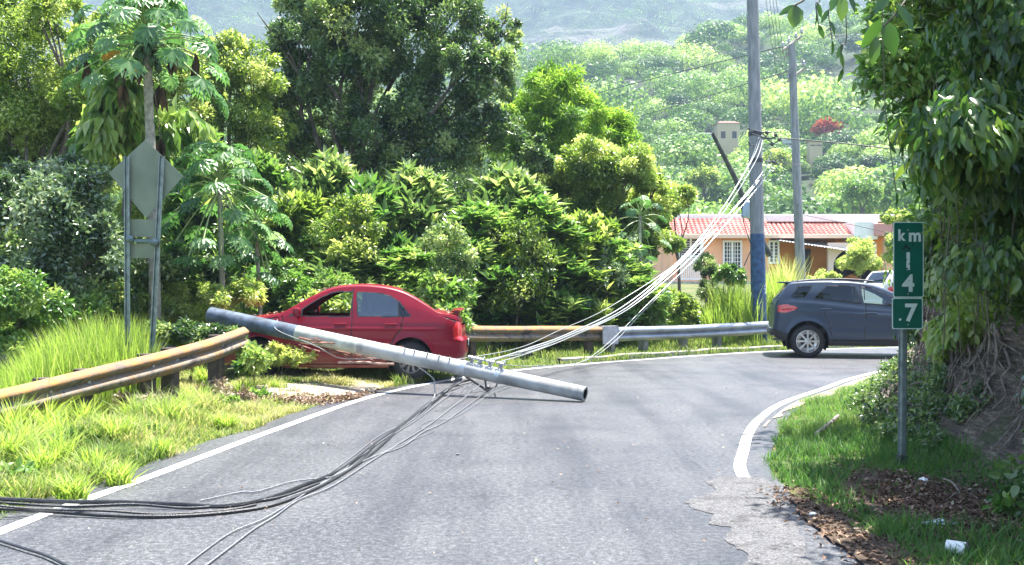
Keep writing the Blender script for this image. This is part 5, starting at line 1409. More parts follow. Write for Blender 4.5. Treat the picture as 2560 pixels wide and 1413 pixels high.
for (x, y, r_) in [(2264,616,.017),(2272,622,.012),(2258,622,.010),(2281,612,.008)]:
    mb.lathe(P(x, y, ds)+np.array([0,-.0052,0]), (0,-1,0), [(0,r_),(.001,r_*.9),(.0012,.0005)], 9)
mb.build('scuff', m_scuff, ks)
mb = MB()   # flaked strips of green sheet crossing the worn digit
for (x, y, w_, h_) in [(2262,650,10,5),(2276,660,9,4),(2264,672,12,5),(2278,642,6,6),(2262,684,9,4)]:
    c = P(x, y, ds); mb.prism([(c[0]-w_*sc_/2, c[2]-h_*sc_/2), (c[0]+w_*sc_/2, c[2]-h_*sc_/3), (c[0]+w_*sc_/2.4, c[2]+h_*sc_/2), (c[0]-w_*sc_/2, c[2]+h_*sc_/3)], ds-.0062, ds-.0046)
mb.build('flaked_sheet', m_green, ks)
mb = MB()
for y in (575, 735, 812): mb.lathe(P(2270, y, ds)+np.array([0,-.003,0]), (0,-1,0), [(0,.007),(.004,.006),(.005,.001)], 8)
mb.build('bolts', m_steel, ks)

# diamond sign seen from behind
dd = 13.2; sd_ = dd/2560
dsn = thing('diamond_road_sign', 'back of a large grey diamond sign on two steel posts standing in the bushes', 'road sign', (P(350,0,dd)[0], dd, float(zg(P(350,0,dd)[0], dd))))
c = P(360, 443, dd)
MB().prism([(P(360,348,dd)[0],P(360,348,dd)[2]), (P(455,440,dd)[0],P(455,440,dd)[2]), (P(362,545,dd)[0],P(362,545,dd)[2]), (P(268,432,dd)[0],P(268,432,dd)[2])][::-1], dd+.05, dd+.056).build('diamond_panel', m_alu, dsn)
a_, e_ = P(320,548,dd), P(396,592,dd); MB().box((a_[0], dd+.05, e_[2]), (e_[0], dd+.055, a_[2])).build('small_panel', m_alu, dsn)
a_, e_ = P(320,608,dd), P(390,645,dd); MB().box((a_[0], dd+.05, e_[2]), (e_[0], dd+.055, a_[2])).build('small_panel', m_alu, dsn)
for x0, x1 in ((316, 318), (404, 384)):
    t0 = P(x0, 390, dd); t1 = P(x1, 800, dd); t1[2] = float(zg(t1[0], dd))-.3; t1[0] = t0[0]+(P(x1, 800, dd)[0]-t0[0])*(t0[2]-t1[2])/(t0[2]-P(x1,800,dd)[2])
    V = []
    for e in (t1, t0):
        for a_, c_ in zip(pxs, pys): V.append((e[0]+a_, e[1]+c_, e[2]))
    MB().add(V, [(i, (i+1) % n_, (i+1) % n_+n_, i+n_) for i in range(n_)]+[tuple(range(n_, 2*n_))]).build('post', m_chan, dsn)
a_, e_ = P(318,598,dd-.01), P(400,606,dd-.01); mb = MB(); mb.box((a_[0], dd-.03, e_[2]), (e_[0], dd-.01, a_[2]))
for x, y in ((325,598),(385,606)): mb.lathe(P(x, y, dd-.04), (0,-1,0), [(0,.05),(.015,.05),(.03,.03),(.05,.02),(.052,.001)], 10)
mb.build('cross_bar', mat('dark_sign_bracket', (.12,.17,.18), .5, metal=.5), dsn, smooth=True)

# ================================================================== LITTER
cu_ = G(2390, 1368, .05); ax = unit(np.array([.75, -.45, -.10]))
cup = thing('paper_cup', 'white paper cup with a dark lid lying on its side in the leaves', 'cup', tuple(cu_))
MB().lathe(cu_-ax*.055, ax, [(0,.001),(0,.030),(.004,.031),(.108,.041),(.108,.038)], 28).build('cup_wall', m_white, cup, smooth=True)
MB().lathe(cu_+ax*.052, ax, [(0,.043),(.012,.044),(.014,.038),(.022,.037),(.022,.001)], 28).build('lid', mat('dark_plastic_lid', (.03,.03,.035), .4), cup, smooth=True)
def crumple(name, label, cat, c, r, m, seed, n=26):
    V = []; F = []
    for i in range(n):
        for j in range(n):
            u = pi*i/(n-1); v = 2*pi*j/n; d_ = np.array([sin(u)*cos(v), sin(u)*sin(v), cos(u)])
            k_ = 1+.35*float(fbm(d_[0]*2.4+seed, d_[1]*2.4, d_[2]*2.4+seed))+.18*abs(float(vnoise(d_[0]*7, d_[1]*7+seed, d_[2]*7)))
            V.append(np.array(c)+d_*np.array(r)*k_)
    F = [(i*n+j, i*n+(j+1) % n, (i+1)*n+(j+1) % n, (i+1)*n+j) for i in range(n-1) for j in range(n)]
    return tag(mesh_obj(name, V, F, m), label, cat)
crumple('crumpled_paper', 'crumpled white paper ball near the foot of the kilometre sign', 'litter', G(2308,1206,.035), (.042,.035,.035), m_white, 3)
m_bag = mat('blue_white_plastic_film', (.25,.42,.55), .35, col2=(.70,.74,.76), scale=22)
crumple('plastic_bag', 'flattened blue and white plastic bag behind the paper cup', 'litter', G(2352,1312,.03), (.115,.055,.028), m_bag, 9, 34)
crumple('plastic_wrapper', 'small white wrapper at the left end of the blue plastic bag', 'litter', G(2312,1312,.02), (.045,.022,.018), m_white, 5)
crumple('plastic_wrapper', 'white scrap in the grass near the right road edge', 'litter', G(2032,1285,.03), (.024,.016,.012), m_white, 7)
mb = MB().tube(spline([G(2355,1196,.10), G(2378,1205,.11), G(2395,1225,.08), G(2402,1250,.03)], 6), .007, 6); tag(mb.build('dry_stalk', m_root, smooth=True), 'pale curved dry stalk arching over the leaves right of the paper ball', 'twig')
mb = MB().tube(spline([G(2390,1232,.09), G(2372,1250,.06), G(2375,1285,.03)], 6), .005, 6); tag(mb.build('dry_stalk', m_root, smooth=True), 'thin pale stalk lying below the arching one', 'twig')
mb = MB().tube(spline([G(2040,1085,.06), G(2075,1058,.10), G(2095,1040,.08)], 5), .02, 7); tag(mb.build('fallen_stick', m_barkg, smooth=True), 'short grey stick in the grass where the lawn meets the bank', 'stick')
mb = MB().tube([G(1140,1137,.005), G(1147,1136,.008)], .012, 6); tag(mb.build('pebble', m_iron, smooth=True), 'small dark stone lying alone in the middle of the road', 'stone')
# brush pile between the pole and the red car sill
bru = MB(); rg_ = random.Random(4)
for i in range(70):
    x = rg_.uniform(740, 960); y = 842+(x-740)*.16+rg_.uniform(-6, 26); a = P(x, y, 15.2+rg_.uniform(-.15,.2)); l_ = rg_.uniform(.25, .8)
    dv = unit(np.array([1, rg_.uniform(-.3,.3), -.22+rg_.uniform(-.2,.2)])); bru.tube([a, a+dv*l_*.5+np.array([0,0,rg_.uniform(-.02,.03)]), a+dv*l_], rg_.uniform(.004,.011), 5)
tag(bru.build('brush_pile', mat('reddish_dry_twigs', (.20,.10,.075), .85, var=.5, scale=14)), 'tangle of reddish dry twigs against the red car sill', 'twigs', kind='stuff')
bl_ = [P(x, 907+(x-890)*.03, 15.15)+np.array([0,0,rg_.uniform(-.01,.01)]) for x in (845,880,915,950,985)]
tag(MB().tube(spline(bl_, 4), [.018]*17, 7).build('broken_branch', mat('pale_pink_bark', (.40,.27,.23), .8, var=.3, scale=12), smooth=True), 'pale straight branch lying below the red car door sill', 'branch')

# ================================================================== HOUSE
dh = 55.0; kh = dh/2560
def H(x, y, dy=0): q = P(x, y, dh); q[1] += dy; return q
m_salmon = mat('salmon_painted_wall', (.86,.46,.27), .85, var=.12, scale=.7)
m_orange_w = mat('orange_painted_wall', (.86,.33,.06), .85, var=.12, scale=.9)
m_tile, nt, b = node_mat('red_clay_roof_tiles')
tc = N(nt, 'ShaderNodeTexCoord'); co = tc.outputs['Object']
wv1 = N(nt, 'ShaderNodeTexWave', bands_direction='X', i_Scale=1.25, i_Distortion=.3); nt.links.new(co, wv1.inputs[0])
ra = ramp(nt, wv1.outputs[0], [(.2, (.26,.07,.06)), (.8, (.55,.20,.16))])
nzz = noise(nt, co, 1.2, 5); rb = ramp(nt, nzz.outputs[0], [(.35, (.75,.7,.7)), (.65, (1.35,1.5,1.5))])
nt.links.new(mixc(nt, 1, ra.outputs[0], rb.outputs[0], 'MULTIPLY'), b.inputs['Base Color']); b.inputs['Roughness'].default_value = .8
hz0 = float(zg(H(1900,0)[0], dh))
hs = thing('house', 'low salmon pink house with red tiled eaves behind the utility poles', 'house', tuple([H(1950,0)[0], dh, hz0]))
x0 = H(1682,0)[0]; x1 = H(2232,0)[0]; zt = H(0,592)[2]; zb_ = hz0-.6
MB().box((x0, dh, zb_), (H(1925,0)[0], dh+8, zt)).build('wall', m_salmon, hs)
MB().box((H(1925,0)[0], dh+1.6, zb_), (x1, dh+8, zt)).build('wall', m_orange_w, hs, label='orange wall set back under the porch')
# flat white roof slab with parapet
MB().box((x0-.5, dh+.9, H(0,552)[2]), (x1+.6, dh+8.6, H(0,533)[2]), bev=.04).build('roof_parapet', m_white, hs)
# tiled pent roof: real barrel ridges
def tiles(xa, xb, yt, yb_, m, pitch=.24):
    V = []; F = []; n_ = int((H(xb,0)[0]-H(xa,0)[0])/pitch*6); xs_ = np.linspace(H(xa,0)[0], H(xb,0)[0], n_); rows = 7
    A0, A1 = H(0,yt)[2], H(0,yb_)[2]
    for r_ in range(rows+1):
        for s_ in (0, 1):
            for xx in xs_:
                t = (r_+(.0 if s_ == 0 else .999))/(rows+1)
                V.append((xx, dh+1.0-1.75*t, A0+(A1-A0)*t+.06*abs(sin(pi*xx/pitch))+(.0 if s_ == 0 else -.0)+.035*(1-(s_ == 0))))
    R_ = 2*(rows+1)
    F = [(r_*n_+i, r_*n_+i+1, (r_+1)*n_+i+1, (r_+1)*n_+i) for r_ in range(R_-1) for i in range(n_-1)]
    return mesh_obj('tiled_roof', V, F, m, hs)
tiles(1676, 1922, 543, 590, m_tile); tiles(1922, 2122, 556, 594, m_tile)
MB().box((x0-.3, dh-.82, H(0,597)[2]), (H(2122,0)[0], dh-.66, H(0,588)[2]), bev=.02).build('eave_fascia', mat('peach_trim', (.80,.55,.42), .8), hs)
MB().box((x0-.3, dh-.66, H(0,593)[2]-.04), (H(2122,0)[0], dh+1.6, H(0,593)[2])).build('eave_soffit', m_salmon, hs)
MB().box((H(2122,0)[0], dh-.9, H(0,600)[2]), (H(2180,0)[0], dh+1.2, H(0,556)[2]), bev=.03).build('parapet_block', m_white, hs)
MB().box((H(2170,0)[0], dh-1.2, H(0,592)[2]), (H(2245,0)[0], dh+2, H(0,562)[2]), bev=.03).build('porch_fascia', mat('dusty_pink_fascia', (.55,.27,.24), .8), hs)
m_dark = mat('dark_window_opening', (.025,.022,.025), .35)
m_win = glass('house_window_glass', (.10,.11,.12), .9, .05)
def window(x0_, y0_, x1_, y1_, nx_, ny_, frame=m_white, yy=0.0, name='window', arch=False):
    a_, e_ = H(x0_, y0_), H(x1_, y1_); Y_ = dh+yy
    w = MB().box((a_[0], Y_-.03, e_[2]), (e_[0], Y_-.012, a_[2])).build(name, m_dark, hs)
    fr2 = MB(); tw = .10
    for (xa, xb, za, zb2) in [(a_[0]-tw, a_[0], e_[2]-tw, a_[2]+tw), (e_[0], e_[0]+tw, e_[2]-tw, a_[2]+tw), (a_[0], e_[0], a_[2], a_[2]+tw), (a_[0], e_[0], e_[2]-tw, e_[2])]: fr2.box((xa, Y_-.09, za), (xb, Y_-.002, zb2))
    for i in range(1, nx_): xx = a_[0]+(e_[0]-a_[0])*i/nx_; w_ = .055 if (nx_ % 2 == 0 and i == nx_//2) else .018; fr2.box((xx-w_, Y_-.06, e_[2]), (xx+w_, Y_-.032, a_[2]))
    for i in range(1, ny_): zz = e_[2]+(a_[2]-e_[2])*i/ny_; fr2.box((a_[0], Y_-.058, zz-.014), (e_[0], Y_-.034, zz+.014))
    o_ = fr2.build('frame', frame, w)
    return w
window(1703, 598, 1750, 646, 2, 8); window(1811, 606, 1850, 674, 6, 7, name='french_window'); window(1925, 606, 1943, 655, 2, 6)
window(2012, 625, 2042, 676, 1, 9, frame=m_dark, yy=1.6)
# arched mouldings over the two front windows
mb = MB()
for cx, yb2, w_ in ((1727, 596, 34), (1830, 600, 32)):
    c = H(cx, yb2); pts = [c+np.array([w_*kh*cos(a), -.06, w_*kh*.5*sin(a)]) for a in np.linspace(0, pi, 13)]
    mb.tube(pts, .07, 6)
mb.build('arch_moulding', m_orange_w, hs, smooth=True)
# balcony with balusters
bal = MB(); a_, e_ = H(1686, 640), H(1746, 700)
bal.box((a_[0], dh-1.25, a_[2]-.08), (e_[0], dh-1.1, a_[2])); bal.box((a_[0], dh-1.25, e_[2]), (e_[0], dh-1.1, e_[2]+.08))
for i in range(13): xx = a_[0]+.05+(e_[0]-a_[0]-.1)*i/12; bal.box((xx-.025, dh-1.2, e_[2]+.08), (xx+.025, dh-1.15, a_[2]-.08))
bal.build('balcony_railing', m_white, hs)
MB().box((a_[0]-.1, dh-1.3, zb_), (e_[0]+.1, dh-.001, e_[2]-.002)).build('balcony_base', m_salmon, hs)
for x in (1690, 1744): q = H(x, 640); mb = MB(); mb.box((q[0]-.07, dh-1.27, a_[2]+.002), (q[0]+.07, dh-1.13, zt-.05)); mb.build('balcony_column', m_white, hs)
# corrugated porch awning and arch
V = []; n_ = 90; xa, xb = H(1937,0)[0], H(2112,0)[0]
for i in range(n_):
    u = i/(n_-1); xx = xa+(xb-xa)*u
    V.append((xx, dh+1.58, H(0,596+6*u)[2]+.03*sin(i*1.6))); V.append((xx, dh-1.3, H(0,604+26*u)[2]+.03*sin(i*1.6)))
F = [(2*i, 2*i+2, 2*i+3, 2*i+1) for i in range(n_-1)]
mesh_obj('corrugated_awning', V, F, mat('pale_corrugated_metal', (.62,.66,.68), .5, metal=.2, var=.12, scale=2), hs)
def arch_wall(xl, xr, ytop, yspring, ybot, yy, outer_l, outer_r, m, name):
    o_ = [(H(outer_l,0)[0], H(0,ybot)[2]), (H(outer_l,0)[0], H(0,ytop)[2]), (H(outer_r,0)[0], H(0,ytop)[2]), (H(outer_r,0)[0], H(0,ybot)[2]), (H(xr,0)[0], H(0,ybot)[2])]
    cx = (H(xl,0)[0]+H(xr,0)[0])/2; rx = (H(xr,0)[0]-H(xl,0)[0])/2; zs = H(0,yspring)[2]; rz = rx*.95
    for a in np.linspace(0, pi, 17): o_.append((cx+rx*cos(a), zs+rz*sin(a)))
    o_.append((H(xl,0)[0], H(0,ybot)[2]))
    V = [(x, dh+yy, z) for x, z in o_]+[(x, dh+yy+.25, z) for x, z in o_]; k_ = len(o_)
    bm = bmesh.new(); vs = [bm.verts.new(v) for v in V]
    bm.faces.new(vs[:k_]); bm.faces.new(vs[k_:][::-1])
    for i in range(k_): bm.faces.new((vs[i], vs[(i+1) % k_], vs[(i+1) % k_+k_], vs[i+k_]))
    bmesh.ops.triangulate(bm, faces=bm.faces[:]); bm.verts.index_update()
    Vv = [v.co[:] for v in bm.verts]; Ff = [[v.index for v in f.verts] for f in bm.faces]; bm.free()
    return mesh_obj(name, Vv, Ff, m, hs)
arch_wall(2075, 2168, 608, 668, 712, -.6, 2062, 2182, mat('pale_peach_arch', (.78,.60,.48), .85), 'porch_arch')
MB().box((H(2196,0)[0], dh-.9, zb_), (H(2216,0)[0], dh-.5, H(0,590)[2])).build('porch_column', m_salmon, hs)
MB().box((x0-1, dh-1.6, zb_), (x1+1, dh+.0, H(0,704)[2])).build('plinth', m_conc, hs)

# far houses on the hillside
def far_house(label, x0_, y0_, x1_, y1_, d_, mw, mr, gable=True):
    a_, e_ = P(x0_, y0_, d_), P(x1_, y1_, d_); w_ = e_[0]-a_[0]; h_ = a_[2]-e_[2]
    o_ = thing('hillside_house', label, 'house', (a_[0]+w_/2, d_, e_[2]))
    MB().box((a_[0], d_, e_[2]-3), (e_[0], d_+w_*.8, a_[2]-h_*.15)).build('wall', mw, o_)
    z0_ = a_[2]-h_*.15
    MB().add([(a_[0]-.1, d_-.2, z0_), (e_[0]+.1, d_-.2, z0_), (e_[0]+.1, d_+w_*.9, z0_+.02), (a_[0]-.4, d_+w_*.9, z0_+.02), (a_[0]+w_*.2, d_+w_*.4, z0_+h_*.16), (e_[0]-w_*.2, d_+w_*.4, z0_+h_*.16)],
             [(0,1,5,4),(2,3,4,5),(1,2,5),(3,0,4),(3,2,1,0)]).build('roof', mr, o_)
    n_ = max(2, int(w_/2.2))
    for i in range(n_):
        xx = a_[0]+w_*(i+.5)/n_; MB().box((xx-.45, d_-.03, e_[2]+.5), (xx+.45, d_-.001, e_[2]+h_*.45)).build('window', m_dark, o_)
m_cream = mat('cream_wall', (.50,.40,.24), .8); m_pinkr = mat('pale_pink_roof', (.20,.10,.085), .9); m_greyr = mat('pale_grey_roof', (.30,.31,.31), .8)
far_house('cream house with pinkish roof on the hillside left of the main pole', 1794, 300, 1850, 352, 205, m_cream, m_pinkr)
far_house('small white block house on the hillside between the two poles', 1956, 345, 1982, 370, 190, mat('dusty_white_wall', (.45,.47,.48), .8), m_greyr)
far_house('low white walled house partly hidden by trees left of the main pole', 1738, 330, 1782, 358, 215, m_white, m_greyr)
far_house('pale roofed house high on the hillside right of the far pole', 2085, 208, 2160, 226, 290, m_cream, m_greyr)
far_house('pink house hidden behind the top of the main pole clamp', 1918, 300, 1945, 325, 230, mat('pink_wall', (.62,.42,.42), .8), m_pinkr)

far_house('small white house below the red flowering tree on the hillside', 2024, 350, 2056, 372, 175, m_cream, m_pinkr)
# ================================================================== CARS
def in_poly(poly, x, z):
    p = np.array(poly); n = len(p); ins = np.zeros(x.shape, bool); j = n-1
    for i in range(n):
        c = ((p[i, 1] > z) != (p[j, 1] > z)) & (x < (p[j, 0]-p[i, 0])*(z-p[i, 1])/(p[j, 1]-p[i, 1]+1e-12)+p[i, 0]); ins ^= c; j = i
    return ins
def poly_dist(poly, x, z, closed=True):
    p = np.array(poly, float); n = len(p); best = np.full(x.shape, 1e9)
    for i in range(n if closed else n-1):
        a, c = p[i], p[(i+1) % n]; d = c-a; t = np.clip(((x-a[0])*d[0]+(z-a[1])*d[1])/(d@d+1e-12), 0, 1)
        best = np.minimum(best, np.hypot(x-a[0]-t*d[0], z-a[1]-t*d[1]))
    return best
def snap_poly(poly, x, z, tol):
    """move points nearer than tol to the outline onto it"""
    p = np.array(poly, float); n = len(p); best = np.full(x.shape, 1e9); bx = x.copy(); bz = z.copy()
    for i in range(n):
        a, c = p[i], p[(i+1) % n]; d = c-a; t = np.clip(((x-a[0])*d[0]+(z-a[1])*d[1])/(d@d+1e-12), 0, 1)
        qx, qz = a[0]+t*d[0], a[1]+t*d[1]; dd = np.hypot(x-qx, z-qz); m = dd < best; best[m] = dd[m]; bx[m] = qx[m]; bz[m] = qz[m]
    m = best < tol
    x = np.where(m, bx, x); z = np.where(m, bz, z); return x, z

def smooth_curve(pts, x):
    p = spline(np.array(pts, float), 12); o_ = np.argsort(p[:, 0]); return np.interp(x, p[o_, 0], p[o_, 1])

def build_car(root, S, flip=1):
    """S: shape table. local x runs from the tail (0) to the nose, z up, side surface at y = -+w. Tail at x=0; whole car centred later"""
    Lc = S['L']; h = S.get('grid', .016)
    xs = np.r_[np.linspace(0, .12, 12)[:-1], np.linspace(.12, Lc-.12, int((Lc-.24)/h)), np.linspace(Lc-.12, Lc, 12)[1:]]
    top = smooth_curve(S['top'], xs); belt = smooth_curve(S['belt'], xs); bot = np.interp(xs, *np.array(S['bottom']).T)
    w = smooth_curve(S['width'], xs)
    belt = np.minimum(belt, top-.03)
    nseg = [3, 5, int(.30/h), int(.42/h), int(.14/h), int(.42/h), 6, int(.65/h)]
    rings = []
    for x, zt_, zb_, z0, w_ in zip(xs, top, belt, bot, w):
        gh = max(0, zt_-zb_-.06)
        wr = w_*.955-.02-gh*S['tumble']; wr = max(wr, .2)
        ze = max(zt_-.055*min(1, .35+gh*2), zb_+.008)
        zm = z0+(zb_-z0)*.45
        ctrl = [(w_*.55, z0+.0), (w_*.90, z0+.005), (w_*.972, z0+.05), (w_*1.0, zm), (w_*.992, zb_-.14), (w_*.955, zb_), ((w_*.955+wr)/2+.012*min(1, gh*3), (zb_+ze)/2), (wr, ze)]
        pts = []
        # lower body: catmull through ctrl[0..5]
        c = np.array(ctrl)
        sp_ = spline(c[:6], 16)
        # pick samples by segment
        def seg(a, bb, n_): 
            q = sp_[a*16:bb*16+1]; s_ = np.linspace(0, len(q)-1, n_+1)[:-1]; return np.stack([np.interp(s_, np.arange(len(q)), q[:, k]) for k in (0, 1)], 1)
        pts += list(seg(0, 1, nseg[0])); pts += list(seg(1, 2, nseg[1])); pts += list(seg(2, 3, nseg[2])); pts += list(seg(3, 4, nseg[3])); pts += list(seg(4, 5, nseg[4]))
        g_ = spline(c[5:8], 16); s_ = np.linspace(0, len(g_)-1, nseg[5]+1)[:-1]; pts += list(np.stack([np.interp(s_, np.arange(len(g_)), g_[:, k]) for k in (0, 1)], 1))
        # roof edge rounding then crown
        e0 = np.array([wr, ze]); e2 = np.array([wr*.90, zt_-.012]); e1 = np.array([wr*.985, ze+(zt_-.012-ze)*.8])
        for t in np.linspace(0, 1, nseg[6]+1)[:-1]: pts.append((1-t)**2*e0+2*t*(1-t)*e1+t*t*e2)
        for t in np.linspace(0, 1, nseg[7]+1): yy = e2[0]*(1-t); pts.append(np.array([yy, zt_-.012*(yy/max(e2[0], .01))**2]))
        rings.append(pts)
    Rg = np.array(rings)                       # stations x ring x (y,z)
    ns, nr = Rg.shape[:2]
    Xg = np.repeat(xs[:, None], nr, 1); Yg = Rg[..., 0]; Zg = Rg[..., 1]
    kb = sum(nseg[:5]); ke = sum(nseg[:6]); kt = sum(nseg[:7])
    # tail and nose rake: shift stations by height near both ends
    for (end, fn) in ((0, S['rake_tail']), (1, S['rake_nose'])):
        sh_ = np.interp(Zg, *np.array(fn).T); f = (1-smooth01(Xg/.35)) if end == 0 else smooth01((Xg-(Lc-.35))/.35)
        Xg = Xg+sh_*f
    # body side crease
    for (za, amp_) in S.get('crease', []):
        zc = za(Xg) if callable(za) else za
        Yg = Yg+amp_*np.exp(-((Zg-zc)/.022)**2)*(np.arange(nr)[None] < kb)*smooth01((Xg-.25)/.3)*smooth01((Lc-.3-Xg)/.3)
    side = np.arange(nr)[None] < ke
    for key in ('windows', 'lights'):
        for (nm, poly, *_r) in S[key]:
            X2, Z2 = snap_poly(poly, Xg.ravel(), Zg.ravel(), h*.55)
            ok = (np.arange(nr)[None]*np.ones((ns, 1)) < kt).ravel() & (Xg.ravel() > .04) & (Xg.ravel() < Lc-.04)
            Xg = np.where(ok, X2, Xg.ravel()).reshape(ns, nr); Zg = np.where(ok, Z2, Zg.ravel()).reshape(ns, nr)
    for (wx, wz, wr_) in S['arches']:
        dx = Xg-wx; dz = Zg-wz; rr_ = np.hypot(dx, dz); m = (np.abs(rr_-wr_) < h*.8) & (np.arange(nr)[None] < kb)
        k_ = np.where(m, wr_/np.maximum(rr_, 1e-6), 1); Xg = wx+dx*k_; Zg = wz+dz*k_
        # flared lip
        Yg = Yg+S.get('flare', .018)*np.exp(-((rr_-wr_)/.05)**2)*(np.arange(nr)[None] < kb)*(dz > -.12)
    # door seams pressed in
    seam = np.zeros((ns, nr), bool)
    for ln in S['seams']:
        dd = poly_dist(ln, Xg, Zg, closed=False); Yg = Yg-.012*np.exp(-(dd/.0065)**2)*(np.arange(nr)[None] < ke); 
    # faces
    F = grid_faces(ns, nr)
    fx = Xg.ravel()[F].mean(1); fy = Yg.ravel()[F].mean(1); fz = Zg.ravel()[F].mean(1); fr = (F % nr).min(1)
    lab = np.zeros(len(F), int); names = ['body']; mats_ = [S['paint']]; sidef = fr < ke
    dark_trim = S['trim']
    for (wx, wz, wr_) in S['arches']: lab[(np.hypot(fx-wx, fz-wz) < wr_) & (fr < kb)] = -1
    names.append('trim'); mats_.append(dark_trim)
    for (nm, m_, poly, reg) in S['doors']:
        names.append(nm); mats_.append(m_); k_ = len(names)-1; lab[in_poly(poly, fx, fz) & (fr >= nseg[0]+nseg[1]) & (fr < ke) & (lab == 0)] = k_
    for (nm, poly, gl) in S['windows']:
        names.append(nm); mats_.append(gl); k_ = len(names)-1
        ins = in_poly(poly, fx, fz) & (fr < kt) & (fr > nseg[0]+nseg[1]+nseg[2])
        border = (poly_dist(poly, fx, fz) < .016) & (fr < kt) & (fr > nseg[0]+nseg[1]+nseg[2]) & ~ins
        lab[border] = 1; lab[ins] = k_
        if gl is None: lab[ins] = -1
    for ln in S['seams']: lab[(poly_dist(ln, fx, fz, closed=False) < .0075) & (fr < ke) & (fr > nseg[0]+nseg[1]) & (lab >= 0)] = 1
    # front and rear screens on the top surface
    for (nm, xa, xb, inset, gl) in S['screens']:
        names.append(nm); mats_.append(gl); k_ = len(names)-1
        edge = Yg[np.clip(np.searchsorted(xs, fx), 0, ns-1), kt]
        ins = (fx > xa) & (fx < xb) & (fr >= kt-2) & (fy < edge-inset)
        ring_ = (fx > xa-.02) & (fx < xb+.02) & (fr >= kt-2) & (fy < edge-inset+.02) & ~ins
        lab[ring_] = 1; lab[ins] = k_
    for (nm, poly, m_) in S['lights']:
        names.append(nm); mats_.append(m_); k_ = len(names)-1
        lab[in_poly(poly, fx, fz) & (fr < kt) & (fr > 4)] = k_
    if 'cladding' in S: lab[(fz < np.interp(fx, *np.array(S['cladding']).T)) & (fr < kb) & (lab >= 0)] = 1
    V1 = np.stack([Xg, -Yg, Zg], -1).reshape(-1, 3); V2 = V1*np.array([1, -1, 1])
    # end caps
    def cap(i, nose):
        nc = 27; ys = np.linspace(-1, 1, nc); rows = range(3, kt+1)
        v = []; 
        for r_ in rows:
            for y_ in ys:
                bulge = S.get('cap_bulge', .05)*(1-abs(y_)**2.4); v.append((Xg[i, r_]+(bulge if nose else -bulge), y_*Yg[i, r_], Zg[i, r_]+(0)))
        v = np.array(v); f = grid_faces(len(list(rows)), nc); return v, (f if nose else f[:, ::-1])
    objs = {}
    def emit(k_, nm, m_, Vs, Fs):
        if not len(Fs): return None
        u, inv = np.unique(Fs.ravel(), return_inverse=True)
        return mesh_obj(nm, Vs[u], inv.reshape(Fs.shape), m_, root, smooth=True, local=True, sharp=40)
    both = np.vstack([V1, V2]); nv = len(V1)
    for k_ in range(len(names)):
        f1 = F[lab == k_]
        if not len(f1): continue
        if names[k_] in ('body', 'windscreen', 'rear_window', 'trim'):
            fs = np.vstack([f1, f1[:, ::-1]+nv]); Vs = both
            if names[k_] == 'body':
                for i, nose in ((0, False), (ns-1, True)):
                    cv, cf_ = cap(i, nose); cf_ = cf_+len(Vs)
                    Vs = np.vstack([Vs, cv]); fs = np.vstack([fs, cf_])
            objs.setdefault(names[k_], []).append(emit(k_, names[k_], mats_[k_], Vs, fs))
        else:
            for Vs, fs in ((V1, f1), (V2, f1[:, ::-1])): objs.setdefault(names[k_], []).append(emit(k_, names[k_], mats_[k_], Vs, fs))
    # arch liners, floor and inner tub
    mb = MB()
    for (wx, wz, wr_) in S['arches']:
        for sg in (-1, 1):
            n_ = 20; wmid = float(np.interp(wx, xs, w)); V = []
            for a in np.linspace(-.35, pi+.35, n_+1):
                for yy in (wmid-.004, wmid-.30): V.append((wx+(wr_+.004)*cos(a), sg*yy, wz+(wr_+.004)*sin(a)))
            mb.add(V, [(2*i, 2*i+1, 2*i+3, 2*i+2) for i in range(n_)])
            V = [(wx, sg*(wmid-.30), wz)]+[(wx+(wr_+.02)*cos(a), sg*(wmid-.30), wz+(wr_+.02)*sin(a)) for a in np.linspace(-.5, pi+.5, n_+1)]
            mb.add(V, [(0, i+1, i+2) for i in range(n_)])
    wm = float(np.max(w)); zf = float(np.min(bot))+.06
    mb.box((.25, -wm*.72, zf), (Lc-.25, wm*.72, zf+.05)); mb.build('underbody', S['black'], root, local=True)
    # seats, dashboard and wheel
    xc = S['cabin']; zs_ = S['seat_z']
    for xx, nm in ((xc[0], 'front_seat'), (xc[1], 'rear_seat')):
        for yy in ((-.36, .36) if nm == 'front_seat' else (0,)):
            wd = .24 if nm == 'front_seat' else .58
            mb = MB(); mb.box((xx-.26, yy-wd, zs_-.14), (xx+.26, yy+wd, zs_), bev=.04)
            M_ = Matrix.Translation((xx-.24, yy, zs_-.02))@Matrix.Rotation(-.22, 4, 'Y'); mb.box((-.09, -wd, 0), (.05, wd, .52), M_, .035)
            for hy in ((0,) if nm == 'front_seat' else (-.34, .34)): mb.box((-.05, hy-.12, .54), (.04, hy+.12, .70), M_, .03)
            mb.build(nm, S['seat'], root, smooth=True, local=True)
    xd = xc[0]+.85
    mb = MB(); mb.box((xd-.12, -.62, zs_+.02), (xd+.42, .62, zs_+.33), bev=.06); mb.build('dashboard', S['black'], root, smooth=True, local=True)
    cs = np.array([xd-.24, .36*S.get('drv', 1), zs_+.33]); 
    ring = [cs+np.array([.06*cos(a)*1.0, .18*sin(a), .17*cos(a)]) for a in np.linspace(0, 2*pi, 25)]; MB().tube(ring, .014, 6, cap=False).tube([cs, cs+np.array([.25, 0, -.12])], .03, 6).build('steering_wheel', S['black'], root, smooth=True, local=True)
    return xs, w, objs

